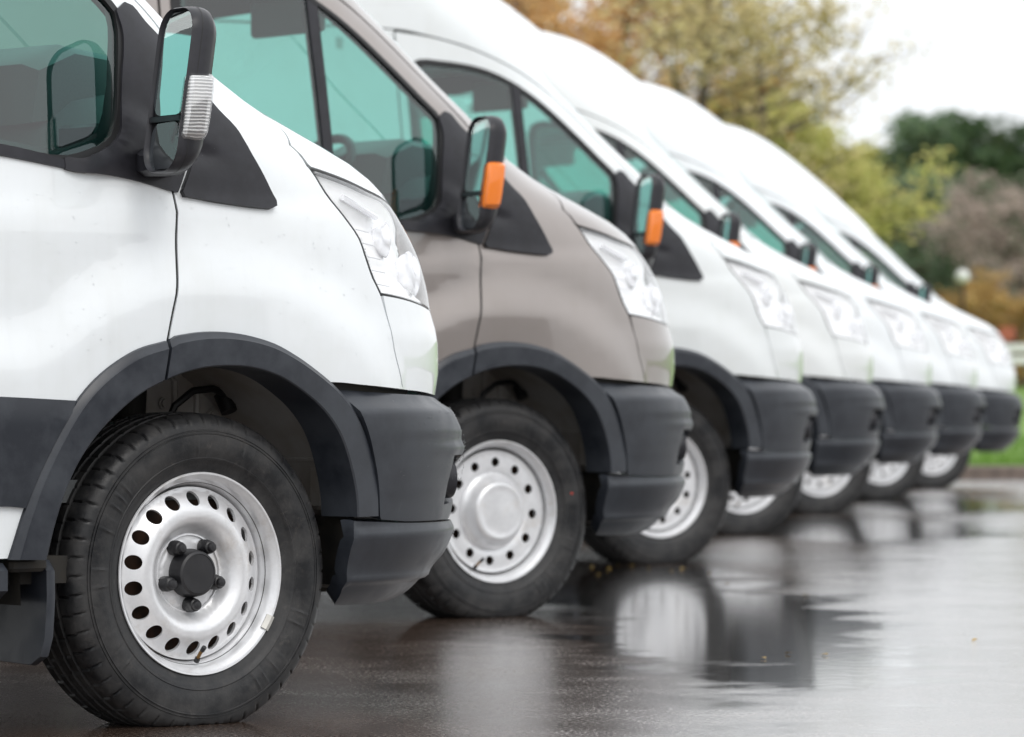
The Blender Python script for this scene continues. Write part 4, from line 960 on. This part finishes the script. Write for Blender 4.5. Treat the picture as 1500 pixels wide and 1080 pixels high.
# ------------------------------------------------------------------ trees
bark = simple('bark', (.11, .085, .065), .9, var=.4, nscale=18, bmp=.5, bscale=40)
barkp = simple('pine_bark', (.10, .06, .045), .9, var=.4, nscale=18, bmp=.5, bscale=40)
def tree_meshes(seed, kind, h, wd, leaves, lsize, bare=.0):
    rng = random.Random(seed); tm = MB(); tips = []
    top = h*(.97 if kind == 'pine' else .80)
    pts = [(rng.gauss(0, .012*h)*(i/6), rng.gauss(0, .012*h)*(i/6), top*i/6) for i in range(7)]
    tm.tube(pts, [max(.012, .028*h*(1-i/6.5)) for i in range(7)], 7)
    nb = 80 if kind == 'pine' else 26
    for b in range(nb):
        f = rng.uniform(.05, 1.0) if kind == 'pine' else (rng.uniform(.05, .95) if kind == 'bush' else rng.uniform(.22, 1.0))
        z0 = top*f; k = min(5, int(f*6)); base = Vector(pts[k]).lerp(Vector(pts[k+1]), f*6-k)
        a = rng.uniform(0, 6.283); prof = {'pine': (.30+1.1*math.sin(min(1, (1.06-f)*.95)*2.2)**1)*.8, 'bush': .55+.45*math.sin(f*3.1)}.get(kind, .35+.65*math.sin(min(1, f*1.05)*2.9))
        ln = wd*.5*prof*rng.uniform(.75, 1.15); rise = {'pine': .05, 'bush': .9}.get(kind, .55)*ln*rng.uniform(.5, 1.3)
        e = base+Vector((math.cos(a)*ln, math.sin(a)*ln, rise)); mid = base.lerp(e, .5)+Vector((rng.gauss(0, .05*ln), rng.gauss(0, .05*ln), -.06*ln if kind != 'pine' else .05*ln))
        r0 = .009*h*(1.1-f)+.008; tm.tube([base, mid, e], [r0, r0*.6, r0*.2], 5)
        tips.append((base, mid, e, ln))
        for q in range(4):
            t = rng.uniform(.35, 1); s0 = base.lerp(e, t); e2 = s0+Vector((rng.gauss(0, .28*ln), rng.gauss(0, .28*ln), rng.gauss(.12*ln, .18*ln)))
            tm.tube([s0, s0.lerp(e2, .5)+Vector((0,0,-.02*ln)), e2], [r0*.4, r0*.28, r0*.12], 4); tips.append((s0, s0.lerp(e2, .5), e2, ln*.5))
    lv, lf = [], []
    for i in range(leaves):
        a, m_, e, ln = rng.choice(tips); t = rng.random()**.6
        p = a.lerp(m_, t*2) if t < .5 else m_.lerp(e, t*2-1)
        p = p+Vector((rng.gauss(0, .12*ln+.04), rng.gauss(0, .12*ln+.04), rng.gauss(0, .10*ln+.04)))
        d = Vector((rng.gauss(0, 1), rng.gauss(0, 1), rng.gauss(0, .7))).normalized(); n = d.orthogonal().normalized()
        s = lsize*rng.uniform(.6, 1.4); wdt = s*(.30 if kind == 'pine' else .55); k = len(lv)
        lv += [p-d*s*.5, p+n*wdt*.5, p+d*s*.5, p-n*wdt*.5]; lf.append((k, k+1, k+2, k+3))
    t_me = mesh('trunk', tm.v, tm.f, True); l_me = mesh('crown', lv, lf, False)
    return t_me, l_me
def make_tree(name, meshes, bm_, lm_, label, cat_, group):
    r = empty(name); t = link('trunk', meshes[0], bm_, r); c = link('crown', meshes[1], lm_, r)
    tag(r, label, cat_, group); return r
def place(r, px, dist, scale=1, rz=0):
    r.location = ((px-750)/F_PX*dist, dist, hill(0, dist)-.05); r.scale = (scale,)*3; r.rotation_euler = (0, 0, rz); return r
L_or = leaf_mat('russet_leaves', [(.40,.18,.05),(.58,.32,.10),(.66,.45,.20),(.48,.28,.12)])
L_ol = leaf_mat('olive_leaves', [(.42,.32,.13),(.60,.49,.24),(.50,.44,.17),(.68,.59,.36)])
L_yg = leaf_mat('spring_leaves', [(.32,.33,.07),(.46,.47,.12),(.55,.53,.17),(.42,.36,.11)])
L_pi = leaf_mat('pine_needles', [(.055,.105,.060),(.09,.16,.075),(.15,.22,.09),(.085,.14,.07)], trans=.2)
L_gr = leaf_mat('dry_twigs', [(.32,.25,.21),(.44,.36,.31),(.36,.28,.23)])
L_bu = leaf_mat('rusty_shrub', [(.40,.21,.06),(.56,.33,.10),(.48,.35,.13),(.32,.25,.10)])
TM = {'or': tree_meshes(1, 'round', 9.5, 5.5, 16000, .14), 'or2': tree_meshes(2, 'round', 8.8, 5.0, 13000, .14), 'ol': tree_meshes(3, 'round', 8.5, 4.6, 5000, .12),
      'yg': tree_meshes(4, 'round', 6.2, 4.4, 19000, .15), 'pi': tree_meshes(5, 'pine', 8.0, 6.0, 26000, .20), 'pi2': tree_meshes(6, 'pine', 7.0, 6.0, 26000, .20),
      'gr': tree_meshes(8, 'bush', 5.2, 4.6, 9000, .10), 'bu': tree_meshes(9, 'bush', 3.2, 3.8, 12000, .12)}
TREES = [
    ('autumn_tree', 'or', bark, L_or, 760, 74, 1.0, 0.3, 'russet-leaved tree rising behind the roof of the third van', 'trees beyond the lawn'),
    ('autumn_tree', 'or2', bark, L_or, 915, 78, 1.0, 1.7, 'rust-brown tree rising behind the van roofs at the centre', 'trees beyond the lawn'),
    ('autumn_tree', 'or', bark, L_or, 560, 80, 1.0, 2.3, 'russet tree hidden mostly behind the high roof of the grey-white van', 'trees beyond the lawn'),
    ('airy_tree', 'ol', bark, L_ol, 1030, 72, 1.0, .6, 'airy tan-leaved tree with sky showing between its twigs', 'trees beyond the lawn'),
    ('airy_tree', 'ol', bark, L_ol, 1120, 80, 1.0, 2.9, 'thin tan and olive tree against the sky beside the greener trees', 'trees beyond the lawn'),
    ('spring_tree', 'yg', bark, L_yg, 1128, 84, .98, .2, 'yellow-green tree just left of the gap of sky', 'trees beyond the lawn'),
    ('spring_tree', 'yg', bark, L_yg, 1222, 96, .88, 2.0, 'lower yellow-green tree below the gap of sky', 'trees beyond the lawn'),
    ('spring_tree', 'yg', bark, L_yg, 1085, 90, 1.0, 4.0, 'yellow-green tree behind the airy tan tree', 'trees beyond the lawn'),
    ('pine_tree', 'pi2', barkp, L_pi, 1312, 92, .62, .4, 'dark green pine next to the yellow-green trees, lowest of the pines', 'pines at the right'),
    ('pine_tree', 'pi', barkp, L_pi, 1366, 95, .68, 1.9, 'tall dark green pine, first to stand clear against the sky', 'pines at the right'),
    ('pine_tree', 'pi2', barkp, L_pi, 1416, 98, .74, 2.7, 'dark green pine crowded between two others', 'pines at the right'),
    ('pine_tree', 'pi', barkp, L_pi, 1462, 95, .67, 3.4, 'dark pine whose tip rises highest near the right edge', 'pines at the right'),
    ('pine_tree', 'pi2', barkp, L_pi, 1520, 97, .70, 5.0, 'dark pine cut by the right edge of the picture', 'pines at the right'),
    ('bare_bush', 'gr', bark, L_gr, 1498, 89, .76, .5, 'greyish brown leafless bush in front of the pines', 'bare bushes'),
    ('rust_shrub', 'bu', bark, L_bu, 1432, 88, .52, 1.2, 'orange-brown shrub beside the white globe lamp', 'shrubs along the lawn'),
    ('rust_shrub', 'bu', bark, L_bu, 1490, 87, .56, 2.2, 'orange-brown shrub at the right edge above the white barrier', 'shrubs along the lawn'),
    ('rust_shrub', 'bu', bark, L_bu, 1345, 89, .40, 3.1, 'brown shrub behind the noses of the farthest vans', 'shrubs along the lawn'),
    ('rust_shrub', 'bu', bark, L_bu, 1565, 90, .55, .1, 'brown shrub cut by the right edge, behind the white barrier', 'shrubs along the lawn')]
# long low depot across the yard: outside the picture, it shows only as reflections in the side windows
dp = empty('depot_building', (27.5, 3.8, 0)); tag(dp, 'long low grey depot building across the yard, right of the picture', 'building')
MB().box((6, -24, 1.9), (12, 48, 4.2)).build('wall', simple('depot_wall', (.10,.11,.12), .7, var=.1, nscale=1), dp)
MB().box((6, -24, 4.1), (12.4, 48.4, .22)).build('roof', simple('depot_roof', (.10,.10,.11), .7), dp)
for i in range(7): MB().box((-.03, -4-6.5*i, 1.5), (.1, 4.2, 3.0)).build('roller_door', bpy.data.materials['depot_roof'], dp)

for nm, k, bm_, lm_, px, dist, sc, rz, lab, grp in TREES:
    r = make_tree(nm, TM[k], bm_, lm_, lab, 'tree' if 'tree' in nm else 'bush', grp); place(r, px, dist, sc, rz)
# barrier, globe lamp and red board beyond the grass
wm = simple('white_barrier_paint', (.78, .78, .77), .5, var=.06)
br = empty('barrier', (9.0, 84, hill(0, 84))); tag(br, 'low white barrier with grey posts across the far edge of the lawn', 'barrier')
for z in (.54, .76): MB().box((5.0, 0, z+.02), (11, .05, .15), ch=.012).build('rail', wm, br)
for i in range(7): MB().box((-.3+i*1.75, .06, .42), (.10, .07, 1.0), ch=.01).build('post', simple('post_grey', (.4,.41,.42), .6) if i == 0 else bpy.data.materials['post_grey'], br)
lp = empty('globe_lamp', (8.22, 84.7, hill(0, 84.7))); tag(lp, 'white globe lamp on a thin dark post among the brown shrubs', 'lamp')
MB().tube([(0,0,0),(0,0,1.97)], .03, 8).build('post', M['trim'], lp)
MB().lathe([(.001,-.13),(.07,-.11),(.12,-.05),(.13,0),(.12,.05),(.07,.11),(.001,.13)], 20, (0,0,2.08), (0,0,1)).build('globe', wm, lp)
kk = empty('notice_board', (9.17, 86, hill(0, 86))); tag(kk, 'small reddish board on posts just above the white barrier', 'sign')
MB().box((0,0,1.02), (.30,.05,.26), ch=.01).build('board', simple('red_board', (.42,.12,.07), .6), kk)
for x in (-.11,.11): MB().tube([(x,.04,0),(x,.04,1.1)], .02, 6).build('post', M['trim'], kk)
